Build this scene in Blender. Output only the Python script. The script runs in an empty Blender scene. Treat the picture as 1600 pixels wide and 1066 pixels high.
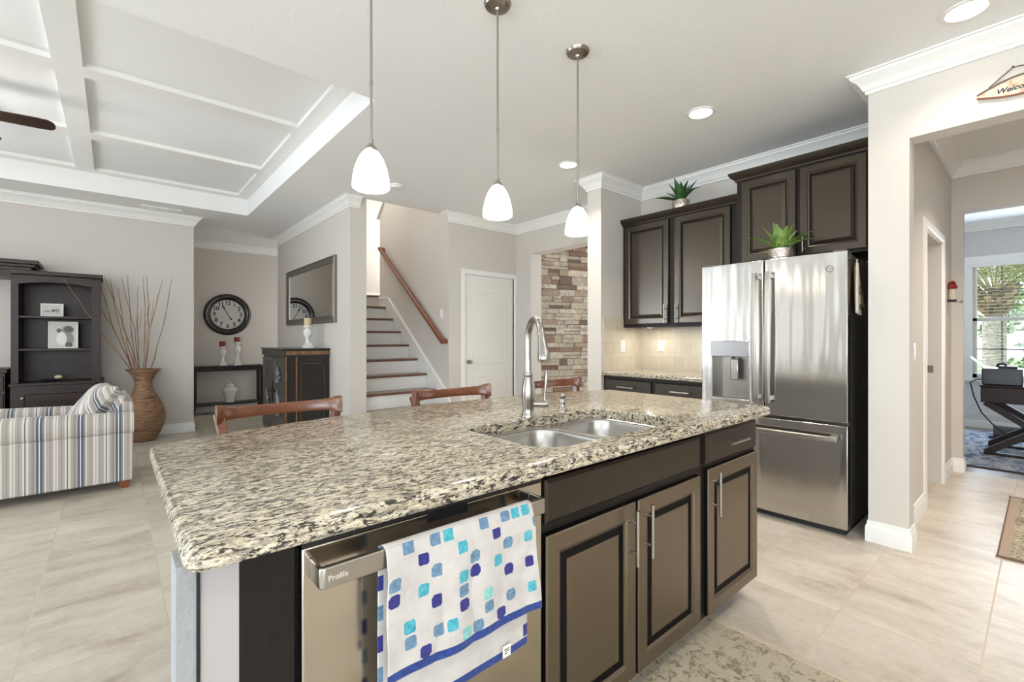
import bpy, bmesh, math, random
from mathutils import Vector, Matrix

random.seed(7)
S = bpy.context.scene
COL = S.collection
HC = 2.849            # ceiling height
PI = math.pi


def lin(c):
    c = c / 255.0
    return c / 12.92 if c <= 0.04045 else ((c + 0.055) / 1.055) ** 2.4


def rgb(r, g, b):
    return (lin(r), lin(g), lin(b), 1.0)


# ------------------------------------------------------------------ camera
cam = bpy.data.cameras.new('camera')
cam.sensor_width = 36.0
cam.lens = 36.0 * 720.33 / 1600.0
cam.shift_y = -4.24 / 1600.0
cam.clip_start = 0.02
cam_o = bpy.data.objects.new('camera', cam)
COL.objects.link(cam_o)
cam_o.location = (0, 0, 1.2401)
cam_o.rotation_euler = (PI / 2, 0, math.radians(49.1595) - PI / 2)
S.camera = cam_o

# ------------------------------------------------------------------ light and exposure
S.view_settings.view_transform = 'Standard'
S.view_settings.look = 'None'
S.view_settings.gamma = 1.0
S.view_settings.use_curve_mapping = False
S.view_settings.exposure = -0.06
W = bpy.data.worlds.new('world')
S.world = W
W.use_nodes = True
wn = W.node_tree
wn.nodes.clear()
w_out = wn.nodes.new('ShaderNodeOutputWorld')
w_bg = wn.nodes.new('ShaderNodeBackground')
w_bg.inputs['Strength'].default_value = 2.6
w_tc = wn.nodes.new('ShaderNodeTexCoord')
w_sep = wn.nodes.new('ShaderNodeSeparateXYZ')
w_ramp = wn.nodes.new('ShaderNodeValToRGB')
w_ramp.color_ramp.elements[0].position = 0.42
w_ramp.color_ramp.elements[0].color = (1.25, 1.22, 1.15, 1)
w_ramp.color_ramp.elements[1].position = 0.56
w_ramp.color_ramp.elements[1].color = (0.86, 0.93, 1.0, 1)
w_map = wn.nodes.new('ShaderNodeMapRange')
w_map.inputs['From Min'].default_value = -1
w_map.inputs['From Max'].default_value = 1
wn.links.new(w_tc.outputs['Generated'], w_sep.inputs[0])
wn.links.new(w_sep.outputs['Z'], w_map.inputs['Value'])
wn.links.new(w_map.outputs[0], w_ramp.inputs[0])
wn.links.new(w_ramp.outputs[0], w_bg.inputs[0])
wn.links.new(w_bg.outputs[0], w_out.inputs[0])


def area_light(name, loc, rot, sx, sy, power, color=(1, 1, 1), spread=None):
    l = bpy.data.lights.new(name, 'AREA')
    l.shape = 'RECTANGLE'
    l.size, l.size_y = sx, sy
    l.energy = power
    l.color = color
    if spread:
        l.spread = spread
    o = bpy.data.objects.new(name, l)
    COL.objects.link(o)
    o.location = loc
    o.rotation_euler = rot
    return o


# daylight through the window openings of the shell, and added fill lamps
UP = math.radians(32)     # window lamps aimed upwards to brighten the ceiling
DAY = (0.74, 0.87, 1.0)
area_light('daylight_sliding_doors', (-5.2, -0.6, 1.25), (0, -PI / 2 - UP, 0), 2.3, 4.4, 205, DAY)
area_light('daylight_living_window', (-4.2, 7.40, 1.3), (-PI / 2 - UP * .5, 0, 0), 1.5, 2.0, 200, DAY)
area_light('daylight_nook_window', (-2.4, -3.9, 1.55), (PI / 2 + UP, 0, 0), 4.4, 1.7, 170, (0.82, 0.91, 1.0))
sun = bpy.data.lights.new('sun', 'SUN')
sun.energy = 3.5
sun.angle = math.radians(2)
sun.color = (1, .96, .9)
sun_o = bpy.data.objects.new('sun', sun)
COL.objects.link(sun_o)
sun_o.rotation_euler = (math.radians(-38), math.radians(-18), 0)
area_light('daylight_study_window', (9.05, 0.15, 1.5), (0, PI / 2, 0), 1.5, 1.0, 50, DAY)
area_light('daylight_stair_window', (4.3, 7.45, 3.1), (0, PI / 2 - .1, 0), 1.6, 1.0, 32, (0.95, 0.97, 1.0))
area_light('alcove_fill', (3.2, 8.62, 1.5), (0, PI / 2, 0), 1.4, .8, 9, (1, .97, .93))  # unseen lamp added to brighten the alcove
area_light('stair_wall_fill', (2.30, 6.5, 4.3), (0, -PI / 2 + .45, 0), 1.2, 1.6, 45, (1, .98, .95))  # extra lamp put inside the stairwell to light the stair wall
area_light('stone_wall_fill', (7.0, 3.8, 1.6), (0, PI / 2, 0), 1.8, 1.4, 60, (0.95, 0.97, 1.0))  # added lamp, out of view, that lifts the stone wall


# ------------------------------------------------------------------ mesh helpers
class MB:
    def __init__(self):
        self.v, self.f = [], []

    def add(self, vs, fs):
        b = len(self.v)
        self.v += [tuple(p) for p in vs]
        self.f += [tuple(i + b for i in f) for f in fs]
        return self

    def poly(self, pts):
        return self.add(pts, [tuple(range(len(pts)))])

    def box(self, x0, x1, y0, y1, z0, z1):
        v = [(x, y, z) for z in (z0, z1) for y in (y0, y1) for x in (x0, x1)]
        return self.add(v, [(0, 2, 3, 1), (4, 5, 7, 6), (0, 1, 5, 4), (2, 6, 7, 3), (0, 4, 6, 2), (1, 3, 7, 5)])

    def bar(self, p0, p1, w, h, up=(0, 0, 1)):
        p0, p1 = Vector(p0), Vector(p1)
        d = (p1 - p0).normalized()
        s = d.cross(Vector(up))
        if s.length < 1e-6:
            s = Vector((1, 0, 0))
        s.normalize()
        u = s.cross(d)
        s, u = s * w / 2, u * h / 2
        v = [p + a * s + b * u for p in (p0, p1) for a, b in ((-1, -1), (1, -1), (1, 1), (-1, 1))]
        return self.add(v, [(3, 2, 1, 0), (4, 5, 6, 7), (0, 1, 5, 4), (1, 2, 6, 5), (2, 3, 7, 6), (3, 0, 4, 7)])

    def tube(self, pts, r, n=10, caps=True, closed=False):
        pts = [Vector(p) for p in pts]
        m = len(pts)
        rs = r if isinstance(r, (list, tuple)) else [r] * m
        prev = None
        vs = []
        for i, p in enumerate(pts):
            a = pts[(i - 1) % m] if (closed or i > 0) else p
            b = pts[(i + 1) % m] if (closed or i < m - 1) else p
            t = (b - a).normalized()
            if prev is None:
                ref = Vector((0, 0, 1)) if abs(t.z) < 0.9 else Vector((1, 0, 0))
                s = t.cross(ref).normalized()
            else:
                s = prev - t * prev.dot(t)
                s = s.normalized() if s.length > 1e-6 else t.orthogonal().normalized()
            prev = s
            u = t.cross(s)
            for k in range(n):
                an = 2 * PI * k / n
                vs.append(p + rs[i] * (math.cos(an) * s + math.sin(an) * u))
        fs = []
        for i in range(m if closed else m - 1):
            j = (i + 1) % m
            for k in range(n):
                k2 = (k + 1) % n
                fs.append((i * n + k, i * n + k2, j * n + k2, j * n + k))
        if caps and not closed:
            fs.append(tuple(range(n))[::-1])
            fs.append(tuple((m - 1) * n + k for k in range(n)))
        return self.add(vs, fs)

    def cyl(self, p0, p1, r0, r1=None, n=20):
        return self.tube([p0, p1], [r0, r0 if r1 is None else r1], n)

    def lathe(self, prof, n=32, c=(0, 0, 0), flute=0, depth=0, cap=True):
        vs, fs = [], []
        for r, z in prof:
            for k in range(n):
                a = 2 * PI * k / n
                q = r * (1 + (depth * math.cos(flute * a) if flute else 0))
                vs.append((c[0] + q * math.cos(a), c[1] + q * math.sin(a), c[2] + z))
        for i in range(len(prof) - 1):
            for k in range(n):
                k2 = (k + 1) % n
                fs.append((i * n + k, i * n + k2, (i + 1) * n + k2, (i + 1) * n + k))
        if cap and prof[0][0] > 1e-5:
            fs.append(tuple(range(n))[::-1])
        if cap and prof[-1][0] > 1e-5:
            fs.append(tuple((len(prof) - 1) * n + k for k in range(n)))
        return self.add(vs, fs)

    def prism(self, pts, fn, a0, a1):
        """pts: 2D polygon, fn(u, v, a) -> 3D point"""
        n = len(pts)
        v = [fn(u, w, a0) for u, w in pts] + [fn(u, w, a1) for u, w in pts]
        f = [tuple(range(n))[::-1], tuple(range(n, 2 * n))]
        f += [(i, (i + 1) % n, n + (i + 1) % n, n + i) for i in range(n)]
        return self.add(v, f)

    def sweep(self, path, prof, z=0.0, closed=False):
        """path of (x, y); profile of (out, dz); out is to the RIGHT of the direction of travel"""
        m, n = len(path), len(prof)
        P = [Vector(p) for p in path]
        vs = []
        for i in range(m):
            def nrm(a, b):
                d = (P[b] - P[a]).normalized()
                return Vector((d.y, -d.x))
            if closed or 0 < i < m - 1:
                n1, n2 = nrm((i - 1) % m, i), nrm(i, (i + 1) % m)
                o = (n1 + n2) / (1 + n1.dot(n2))
            elif i == 0:
                o = nrm(0, 1)
            else:
                o = nrm(m - 2, m - 1)
            for q, dz in prof:
                vs.append((P[i].x + o.x * q, P[i].y + o.y * q, z + dz))
        fs = []
        for i in range(m if closed else m - 1):
            j = (i + 1) % m
            for k in range(n):
                k2 = (k + 1) % n
                fs.append((i * n + k, i * n + k2, j * n + k2, j * n + k))
        if not closed:
            fs.append(tuple(range(n)))
            fs.append(tuple((m - 1) * n + k for k in range(n))[::-1])
        return self.add(vs, fs)

    def rings(self, rs, cap=True, back=True):
        n = len(rs[0])
        vs = [p for r in rs for p in r]
        fs = []
        for i in range(len(rs) - 1):
            for k in range(n):
                k2 = (k + 1) % n
                fs.append((i * n + k, i * n + k2, (i + 1) * n + k2, (i + 1) * n + k))
        if cap:
            fs.append(tuple((len(rs) - 1) * n + k for k in range(n)))
        if back:
            fs.append(tuple(range(n))[::-1])
        return self.add(vs, fs)

    def grid(self, nu, nv, fn, thick=None):
        vs = [fn(i / nu, j / nv) for j in range(nv + 1) for i in range(nu + 1)]
        fs = [(j * (nu + 1) + i, j * (nu + 1) + i + 1, (j + 1) * (nu + 1) + i + 1, (j + 1) * (nu + 1) + i)
              for j in range(nv) for i in range(nu)]
        return self.add(vs, fs)

    def map(self, fn):
        self.v = [tuple(fn(*p)) for p in self.v]
        return self

    def join(self, other):
        return self.add(other.v, other.f)


def obj(name, mb, mat, parent=None, bevel=0.0, seg=2, angle=35, local=False, fix=True, solid=0.0, subsurf=0):
    """ONE mesh object; vertices given in world coordinates unless local"""
    v = mb.v
    if parent is not None and not local:
        lx, ly, lz = parent.location if parent.parent is None else (parent.parent.location + parent.location)
        v = [(x - lx, y - ly, z - lz) for x, y, z in v]
    me = bpy.data.meshes.new(name)
    me.from_pydata(v, [], mb.f)
    if fix:
        bm = bmesh.new()
        bm.from_mesh(me)
        bmesh.ops.recalc_face_normals(bm, faces=bm.faces)
        bm.to_mesh(me)
        bm.free()
    me.shade_smooth()
    me.set_sharp_from_angle(angle=math.radians(angle))
    for m in (mat if isinstance(mat, (list, tuple)) else [mat]):
        me.materials.append(m)
    o = bpy.data.objects.new(name, me)
    COL.objects.link(o)
    if parent is not None:
        o.parent = parent
    if solid:
        md = o.modifiers.new('solid', 'SOLIDIFY')
        md.thickness = solid
        md.offset = 0
    if bevel:
        md = o.modifiers.new('bevel', 'BEVEL')
        md.width = bevel
        md.segments = seg
        md.limit_method = 'ANGLE'
        md.angle_limit = math.radians(40)
    if subsurf:
        md = o.modifiers.new('sub', 'SUBSURF')
        md.levels = md.render_levels = subsurf
    return o


def tag(o, label, cat, group=None):
    o['label'] = label
    o['category'] = cat
    if group:
        o['group'] = group
    return o


def thing(name, label, cat, loc=(0, 0, 0), rz=0.0, group=None):
    o = bpy.data.objects.new(name, None)
    COL.objects.link(o)
    o.empty_display_size = 0.1
    o.location = loc
    o.rotation_euler = (0, 0, rz)
    return tag(o, label, cat, group)


def struct(name, mb, mat, **k):
    o = obj(name, mb, mat, **k)
    if o.parent is None:
        o['kind'] = 'structure'
    return o


def dup(root, loc, label=None, rz=None):
    r = root.copy()
    COL.objects.link(r)
    r.location = loc
    if rz is not None:
        r.rotation_euler = (0, 0, rz)
    if label:
        r['label'] = label
    for ch in list(root.children):
        c = ch.copy()
        COL.objects.link(c)
        c.parent = r
        for g in list(ch.children):
            d = g.copy()
            COL.objects.link(d)
            d.parent = c
    return r


def text_mb(body, size, extrude=0.001, shear=0.0, align='CENTER', bold=0.0):
    cu = bpy.data.curves.new('lettering', 'FONT')
    cu.body = body
    cu.size = size
    cu.extrude = extrude
    cu.shear = shear
    cu.align_x = align
    cu.offset = bold
    cu.align_y = 'CENTER'
    cu.resolution_u = 3
    o = bpy.data.objects.new('lettering', cu)
    COL.objects.link(o)
    dg = bpy.context.evaluated_depsgraph_get()
    me = bpy.data.meshes.new_from_object(o.evaluated_get(dg))
    mb = MB().add([tuple(v.co) for v in me.vertices], [tuple(p.vertices) for p in me.polygons])
    bpy.data.objects.remove(o)
    bpy.data.curves.remove(cu)
    bpy.data.meshes.remove(me)
    return mb


# ------------------------------------------------------------------ materials
class NT:
    def __init__(self, name):
        self.m = bpy.data.materials.new(name)
        self.m.use_nodes = True
        self.t = self.m.node_tree
        self.b = self.t.nodes['Principled BSDF']
        self._tc = None

    def n(self, typ, ins=None, **props):
        nd = self.t.nodes.new('ShaderNode' + typ)
        for k, v in props.items():
            setattr(nd, k, v)
        for k, v in (ins or {}).items():
            self.set(nd.inputs[k], v)
        return nd

    def set(self, sock, v):
        if isinstance(v, bpy.types.NodeSocket):
            self.t.links.new(v, sock)
        else:
            sock.default_value = v

    def p(self, **k):
        for a, v in k.items():
            self.set(self.b.inputs[a.replace('_', ' ')], v)
        return self

    def co(self, scale=(1, 1, 1), kind='Object', rot=(0, 0, 0), loc=(0, 0, 0)):
        if self._tc is None:
            self._tc = self.n('TexCoord')
        return self.n('Mapping', {'Vector': self._tc.outputs[kind], 'Scale': scale, 'Rotation': rot,
                                  'Location': loc}).outputs[0]

    def noise(self, vec, scale, detail=4, rough=0.5, dist=0.0, out='Fac'):
        return self.n('TexNoise', {'Vector': vec, 'Scale': scale, 'Detail': detail, 'Roughness': rough,
                                   'Distortion': dist}).outputs[out]

    def ramp(self, fac, stops, interp='LINEAR'):
        r = self.n('ValToRGB', {'Fac': fac})
        cr = r.color_ramp
        cr.interpolation = interp
        while len(cr.elements) < len(stops):
            cr.elements.new(0.5)
        for e, (pos, c) in zip(cr.elements, stops):
            e.position = pos
            e.color = c if len(c) == 4 else (*c, 1)
        return r.outputs[0]

    def math(self, op, a, b=None, c=None):
        nd = self.n('Math', operation=op)
        for s, v in zip(nd.inputs, (a, b, c)):
            if v is not None:
                self.set(s, v)
        return nd.outputs[0]

    def mix(self, fac, a, b, mode='MIX'):
        nd = self.n('Mix', data_type='RGBA', blend_type=mode)
        self.set(nd.inputs[0], fac)
        self.set(nd.inputs[6], a)
        self.set(nd.inputs[7], b)
        return nd.outputs[2]

    def bump(self, h, strength=0.2, dist=0.01):
        nd = self.n('Bump', {'Height': h, 'Strength': strength, 'Distance': dist})
        self.t.links.new(nd.outputs[0], self.b.inputs['Normal'])
        return self


def plain(name, c, rough=0.5, metal=0.0, spec=0.5, coat=0.0):
    m = NT(name)
    m.p(Base_Color=c, Roughness=rough, Metallic=metal, Specular_IOR_Level=spec, Coat_Weight=coat)
    return m.m


def emit(name, c, strength):
    m = NT(name)
    m.p(Base_Color=c, Emission_Color=c, Emission_Strength=strength)
    return m.m


def paint(name, c, rough=0.75, bump=0.12, scale=160):
    m = NT(name)
    v = m.co()
    m.p(Base_Color=c, Roughness=rough, Specular_IOR_Level=0.3)
    m.bump(m.noise(v, scale, 2, 0.6), bump, 0.004)
    return m.m


M = {}
M['wall'] = paint('wall_paint', rgb(211, 205, 197))
M['wall_knock'] = paint('knockdown_paint', rgb(158, 159, 160), bump=0.6, scale=70)
M['ceiling'] = paint('ceiling_paint', rgb(242, 242, 241), bump=0.3, scale=60)
M['white'] = plain('trim_white', rgb(240, 239, 235), 0.4)
M['door'] = plain('door_white', rgb(236, 233, 227), 0.42)
M['black'] = plain('black_gloss', (0.012, 0.012, 0.013, 1), 0.25)
M['rubber'] = plain('dark_rubber', (0.02, 0.02, 0.02, 1), 0.7)
M['nickel'] = plain('brushed_nickel', rgb(176, 171, 163), 0.28, 1.0)
M['chrome'] = plain('bright_nickel', rgb(170, 166, 160), 0.24, 1.0)
M['bronze'] = plain('satin_nickel_canopy', rgb(150, 143, 134), 0.3, 1.0)
M['ceramic'] = plain('white_ceramic', rgb(232, 229, 222), 0.25)
M['plastic'] = plain('white_plastic', rgb(238, 236, 230), 0.4)
M['soil'] = plain('potting_soil', rgb(40, 30, 22), 0.9)


def floor_mat():
    m = NT('travertine_tile')
    v = m.co()
    sx = m.n('SeparateXYZ', {0: v})
    X, Y = sx.outputs[0], sx.outputs[1]
    tx = m.math('DIVIDE', m.math('SUBTRACT', X, 0.182), 0.4605)
    ty = m.math('DIVIDE', m.math('SUBTRACT', Y, 0.160), 0.4535)
    fx, fy = m.math('FRACT', tx), m.math('FRACT', ty)
    cx, cy = m.math('FLOOR', tx), m.math('FLOOR', ty)
    ex = m.math('MINIMUM', fx, m.math('SUBTRACT', 1.0, fx))
    ey = m.math('MINIMUM', fy, m.math('SUBTRACT', 1.0, fy))
    e = m.math('MINIMUM', ex, ey)
    grout = m.math('LESS_THAN', e, 0.0062)
    cell = m.n('CombineXYZ', {0: cx, 1: cy})
    wn_ = m.n('TexWhiteNoise', {'Vector': cell.outputs[0]}, noise_dimensions='3D')
    off = m.n('VectorMath', {0: wn_.outputs['Color'], 1: (37.0, 37.0, 0)}, operation='MULTIPLY').outputs[0]
    vv = m.n('VectorMath', {0: v, 1: off}, operation='ADD').outputs[0]
    va = m.n('Mapping', {'Vector': vv, 'Scale': (1.3, 3.4, 1)}).outputs[0]
    vb = m.n('Mapping', {'Vector': vv, 'Scale': (3.4, 1.3, 1)}).outputs[0]
    na = m.noise(va, 1.6, 6, 0.62, 0.6)
    nb = m.noise(vb, 1.6, 6, 0.62, 0.6)
    kitchen = m.math('GREATER_THAN', X, 1.1)
    nn = m.n('Mix', {0: kitchen, 2: na, 3: nb}).outputs[0]
    col = m.ramp(nn, [(0.28, rgb(168, 154, 136)), (0.42, rgb(194, 183, 167)), (0.55, rgb(207, 197, 182)),
                      (0.75, rgb(216, 209, 197))])
    fine = m.noise(vv, 26, 4, 0.7)
    col = m.mix(m.ramp(fine, [(0.45, (0, 0, 0, 1)), (0.75, (0.28, 0.28, 0.28, 1))]), col, rgb(238, 230, 214))
    tint = m.math('MULTIPLY_ADD', wn_.outputs['Value'], 0.10, 0.87)
    col = m.mix(1.0, col, m.n('CombineColor', {0: tint, 1: tint, 2: tint}).outputs[0], 'MULTIPLY')
    col = m.mix(grout, col, rgb(197, 182, 160))
    m.p(Base_Color=col, Roughness=m.n('Mix', {0: grout, 2: 0.34, 3: 0.8}).outputs[0], Specular_IOR_Level=0.4)
    h = m.math('SUBTRACT', m.math('MULTIPLY', nn, 0.15), grout)
    m.bump(h, 0.25, 0.003)
    return m.m


def granite_mat():
    m = NT('santa_cecilia_granite')
    v = m.co((1, 2.5, 2.5), rot=(0, 0, 0.10))
    warp = m.n('VectorMath', {0: m.n('TexNoise', {'Vector': v, 'Scale': 11.0, 'Detail': 3.0}).outputs['Color'], 1: (0.07, 0.07, 0.07)}, operation='MULTIPLY').outputs[0]
    wob = m.n('VectorMath', {0: v, 1: warp}, operation='ADD').outputs[0]
    sh = lambda q: m.n('VectorMath', {0: wob, 1: q}, operation='ADD').outputs[0]
    mask = lambda fac, lo, hi, k: m.ramp(fac, [(lo, (0, 0, 0, 1)), (hi, (k, k, k, 1))])
    big = m.noise(wob, 13, 5, 0.65)
    base = m.ramp(big, [(0.28, rgb(156, 144, 124)), (0.42, rgb(194, 182, 157)), (0.55, rgb(216, 206, 183)), (0.70, rgb(194, 176, 144))])
    grey = m.noise(sh((1.3, 7.7, 3.0)), 26, 5, 0.7, 0.3)
    base = m.mix(mask(grey, 0.50, 0.60, 0.80), base, rgb(128, 121, 112))
    brown = m.noise(sh((9.3, 5.7, 2.0)), 34, 4, 0.65)
    base = m.mix(mask(brown, 0.60, 0.66, 0.75), base, rgb(120, 92, 66))
    dark = m.noise(sh((4.3, 1.7, 0)), 44, 6, 0.72, 0.4)
    base = m.mix(mask(dark, 0.515, 0.555, 0.95), base, rgb(38, 36, 34))
    dark2 = m.noise(sh((14.3, 11.7, 4)), 95, 4, 0.7, 0.3)
    base = m.mix(mask(dark2, 0.57, 0.62, 0.85), base, rgb(52, 47, 43))
    pale = m.noise(sh((24.3, 3.7, 4)), 60, 4, 0.65)
    base = m.mix(mask(pale, 0.62, 0.68, 0.8), base, rgb(224, 217, 200))
    m.p(Base_Color=base, Roughness=0.16, Specular_IOR_Level=0.5)
    return m.m


def wood_mat(name, c0, c1, scale=(3, 3, 0.6), rough=0.35, coat=0.0, spec=0.5, bump=0.03, freq=14):
    m = NT(name)
    v = m.co(scale)
    g = m.noise(v, freq, 6, 0.65, 1.2)
    m.p(Base_Color=m.ramp(g, [(0.3, c0), (0.7, c1)]), Roughness=rough, Specular_IOR_Level=spec,
        Coat_Weight=coat, Coat_Roughness=0.12)
    m.bump(g, bump, 0.002)
    return m.m


def steel_mat(name='stainless_steel', c=rgb(196, 192, 186), rough=0.2, wav=0.25, sc=(5, 5, 0.55)):
    m = NT(name)
    w = m.noise(m.co(sc), 1.0, 2, 0.5)
    fine = m.noise(m.co((1, 1, 0.01)), 420, 2, 0.5)
    m.p(Base_Color=c, Metallic=1.0,
        Roughness=m.n('MapRange', {'Value': fine, 'To Min': rough - 0.03, 'To Max': rough + 0.05}).outputs[0])
    m.bump(w, wav, 0.06)
    return m.m


M['floor'] = floor_mat()
M['granite'] = granite_mat()
M['espresso'] = wood_mat('espresso_cabinet', rgb(28, 22, 18), rgb(44, 36, 30), (4, 4, 0.8), 0.24, 0.0, 0.5, bump=0.006)
_b = M['espresso'].node_tree.nodes['Principled BSDF']
_b.inputs['IOR'].default_value = 1.8
_b.inputs['Specular Tint'].default_value = (1.0, .87, .72, 1)
M['groove_shade'] = plain('painted_groove_shade', rgb(16, 13, 11), .5, spec=.15)  # shade painted dark into the door grooves and outer edges
M['espresso_flat'] = wood_mat('espresso_frame', rgb(20, 16, 14), rgb(30, 25, 22), (4, 4, 0.8), 0.45, 0.0, 0.3)
M['mahogany'] = wood_mat('dark_mahogany', rgb(34, 19, 16), rgb(54, 33, 28), (3, 3, 0.7), 0.36, 0.0, 0.35, 0.01)
M['cherry'] = wood_mat('cherry_stool_wood', rgb(84, 43, 23), rgb(120, 68, 38), (0.6, 4, 4), 0.28, 0.5)
M['oak'] = wood_mat('stained_handrail_wood', rgb(104, 56, 30), rgb(142, 86, 52), (2, 0.7, 2), 0.32, 0.4)
M['tread'] = wood_mat('stair_tread_wood', rgb(88, 56, 42), rgb(128, 90, 70), (0.6, 4, 4), 0.3, 0.3)
M['black_lacquer'] = plain('black_lacquer', rgb(30, 28, 29), 0.32, coat=0.3)
M['console'] = plain('console_dark_wood', rgb(40, 31, 29), 0.35)
M['steel'] = steel_mat('stainless_steel', rgb(196, 193, 189), 0.15, 0.20, (6, 6, 0.6))
M['steel_dw'] = steel_mat('dishwasher_steel', rgb(190, 182, 170), 0.16, 0.10)
M['steel_sink'] = plain('sink_steel', rgb(176, 173, 168), 0.26, 1.0)
M['dark_side'] = plain('fridge_side_dark', rgb(92, 86, 78), 0.35, 0.4)


# ------------------------------------------------------------------ room shell
def boxes(*bs):
    mb = MB()
    for b in bs:
        mb.box(*b)
    return mb


struct('floor', boxes((-5.4, 6.0, -4.1, 9.3, -0.12, 0.0)), M['floor'])

# ceiling: one slab with the tray and the stairwell left open
TX0, TX1, TY0, TY1 = -3.3, 1.33, 2.957, 6.842
SX0, SX1, SY0, SY1 = 2.16, 4.55, 5.12, 8.13
xs = sorted({-5.4, TX0, TX1, SX0, SX1, 9.3})
ys = sorted({-4.1, TY0, TY1, SY0, SY1, 9.3})
cm = MB()
for i in range(len(xs) - 1):
    for j in range(len(ys) - 1):
        mx, my = (xs[i] + xs[i + 1]) / 2, (ys[j] + ys[j + 1]) / 2
        if TX0 < mx < TX1 and TY0 < my < TY1:
            continue
        if SX0 < mx < SX1 and SY0 < my < SY1:
            continue
        cm.box(xs[i], xs[i + 1], ys[j], ys[j + 1], HC, HC + 0.10)
struct('ceiling', cm, M['ceiling'])
ZB = 3.056
struct('ceiling_tray', boxes((TX0 - .04, TX0, TY0 - .04, TY1 + .04, HC + .1, 3.2), (TX1, TX1 + .04, TY0 - .04, TY1 + .04, HC + .1, 3.2),
                             (TX0, TX1, TY0 - .04, TY0, HC + .1, 3.2), (TX0, TX1, TY1, TY1 + .04, HC + .1, 3.2),
                             (TX0, TX1, TY0, TY1, 3.09, 3.2)), M['ceiling'])
bm_ = MB()
for a, b in ((TX0, TX0 + .13), (-1.81, -1.66), (-0.305, -0.155), (1.20, TX1)):
    bm_.box(a, b, TY0, TY1, ZB, 3.09)
xx = [TX0 + .13, -1.81, -1.66, -0.305, -0.155, 1.20]
for a, b in ((TY0, TY0 + .12), (4.215, 4.38), (5.52, 5.70), (6.715, TY1)):
    for k in range(0, 6, 2):
        bm_.box(xx[k], xx[k + 1], a, b, ZB, 3.09)
struct('trim_1', bm_, M['white'])

struct('wall_living', boxes((-5.4, -4.95, 7.43, 7.57, 0, HC), (-3.45, 0.81, 7.43, 7.57, 0, HC), (-4.95, -3.45, 7.43, 7.57, 0, .3), (-4.95, -3.45, 7.43, 7.57, 2.3, HC)), M['wall'])
struct('wall_alcove_side', boxes((0.67, 0.81, 7.57, 9.14, 0, HC)), M['wall'])
struct('wall_alcove', boxes((0.67, 3.37, 9.14, 9.28, 0, HC)), M['wall'])
struct('wall_mirror', boxes((2.03, 2.22, 5.15, 8.06, 0, 5.2)), M['wall'])
struct('wall_stair_back', boxes((2.03, 4.5, 8.06, 8.2, 0, 5.2)), M['wall'])
struct('wall_stair_upper', boxes((4.4, 4.5, 5.0, 8.06, 2.95, 5.2), (2.22, 4.4, 5.0, 5.1, 2.95, 5.2)), M['wall'])
struct('ceiling_upper', boxes((2.03, 4.5, 5.0, 8.2, 5.2, 5.3)), M['ceiling'])
struct('wall_alcove_end', boxes((3.25, 3.37, 8.2, 9.14, 0, HC)), M['wall'])
struct('wall_stair', MB().prism([(5.0, 0), (7.02, 0), (7.02, 3.17), (7.08, 3.17), (6.86, 3.40), (6.55, 5.2), (5.0, 5.2)],
                                lambda u, v, a: (a, u, v), 3.25, 3.37), M['wall'])
struct('trim_2', MB().bar((3.245, 7.085, 3.17), (3.245, 6.865, 3.405), 0.05, 0.03), M['white'])
struct('wall_closet', boxes((3.37, 3.512, 5.0, 5.12, 0, HC), (3.512, 4.353, 5.0, 5.12, 2.085, HC), (4.353, 4.60, 5.0, 5.12, 0, HC)), M['wall'])
struct('wall_entry', boxes((4.40, 4.60, 4.685, 5.0, 0, HC), (4.40, 4.60, 3.05, 4.685, 2.42, HC)), M['wall'])
struct('wall_pantry', boxes((3.655, 4.60, 2.88, 3.05, 0, HC)), M['wall'])
struct('wall_kitchen', boxes((4.35, 4.47, 0.71, 2.88, 0, HC)), M['wall'])
struct('wall_right', boxes((3.5, 3.64, 0.517, 0.71, 0, HC), (3.5, 3.64, -1.0, 0.517, 2.405, HC), (3.5, 3.64, -4.0, -1.0, 0, HC)), M['wall'])
struct('wall_hall', boxes((3.64, 4.48, 0.575, 0.71, 0, HC), (4.48, 5.34, 0.575, 0.71, 2.05, HC), (5.34, 5.93, 0.575, 0.71, 0, HC)), M['wall'])
struct('wall_hall_end', boxes((5.93, 6.05, 0.497, 0.71, 0, HC), (5.93, 6.05, -1.0, 0.497, 2.405, HC), (5.93, 6.05, -1.5, -1.0, 0, HC)), M['wall'])
struct('wall_hall_side', boxes((3.64, 5.93, -1.5, -1.38, 0, HC)), M['wall'])
struct('wall_closet_inner', boxes((4.47, 6.05, 1.6, 1.7, 0, HC)), M['wall'])
M['study_wall'] = paint('study_paint', rgb(205, 203, 202))
M['wainscot'] = plain('wainscot_white', rgb(226, 225, 226), 0.45)
struct('wall_study_left', boxes((6.05, 9.1, 1.2, 1.32, 0, HC)), M['study_wall'])
struct('wall_study_right', boxes((6.05, 9.1, -3.1, -2.98, 0, HC)), M['study_wall'])
WY0, WY1, WZ0, WZ1 = -1.05, 0.675, 0.69, 2.285
struct('wall_study_far', boxes((9.1, 9.24, WY1, 1.2, 0, HC), (9.1, 9.24, -3.0, WY0, 0, HC), (9.1, 9.24, WY0, WY1, 0, WZ0), (9.1, 9.24, WY0, WY1, WZ1, HC)), M['study_wall'])
struct('wall_rear', boxes((-5.4, -4.7, -4.1, -4.0, 0, HC), (-0.1, 3.64, -4.1, -4.0, 0, HC), (-4.7, -0.1, -4.1, -4.0, 0, 0.7), (-4.7, -0.1, -4.1, -4.0, 2.4, HC)), M['wall'])
ww = boxes((-5.4, -5.28, -4.0, -2.9, 0, HC), (-5.4, -5.28, -2.9, 1.7, 2.4, HC))
yy_ = 1.7
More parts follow.
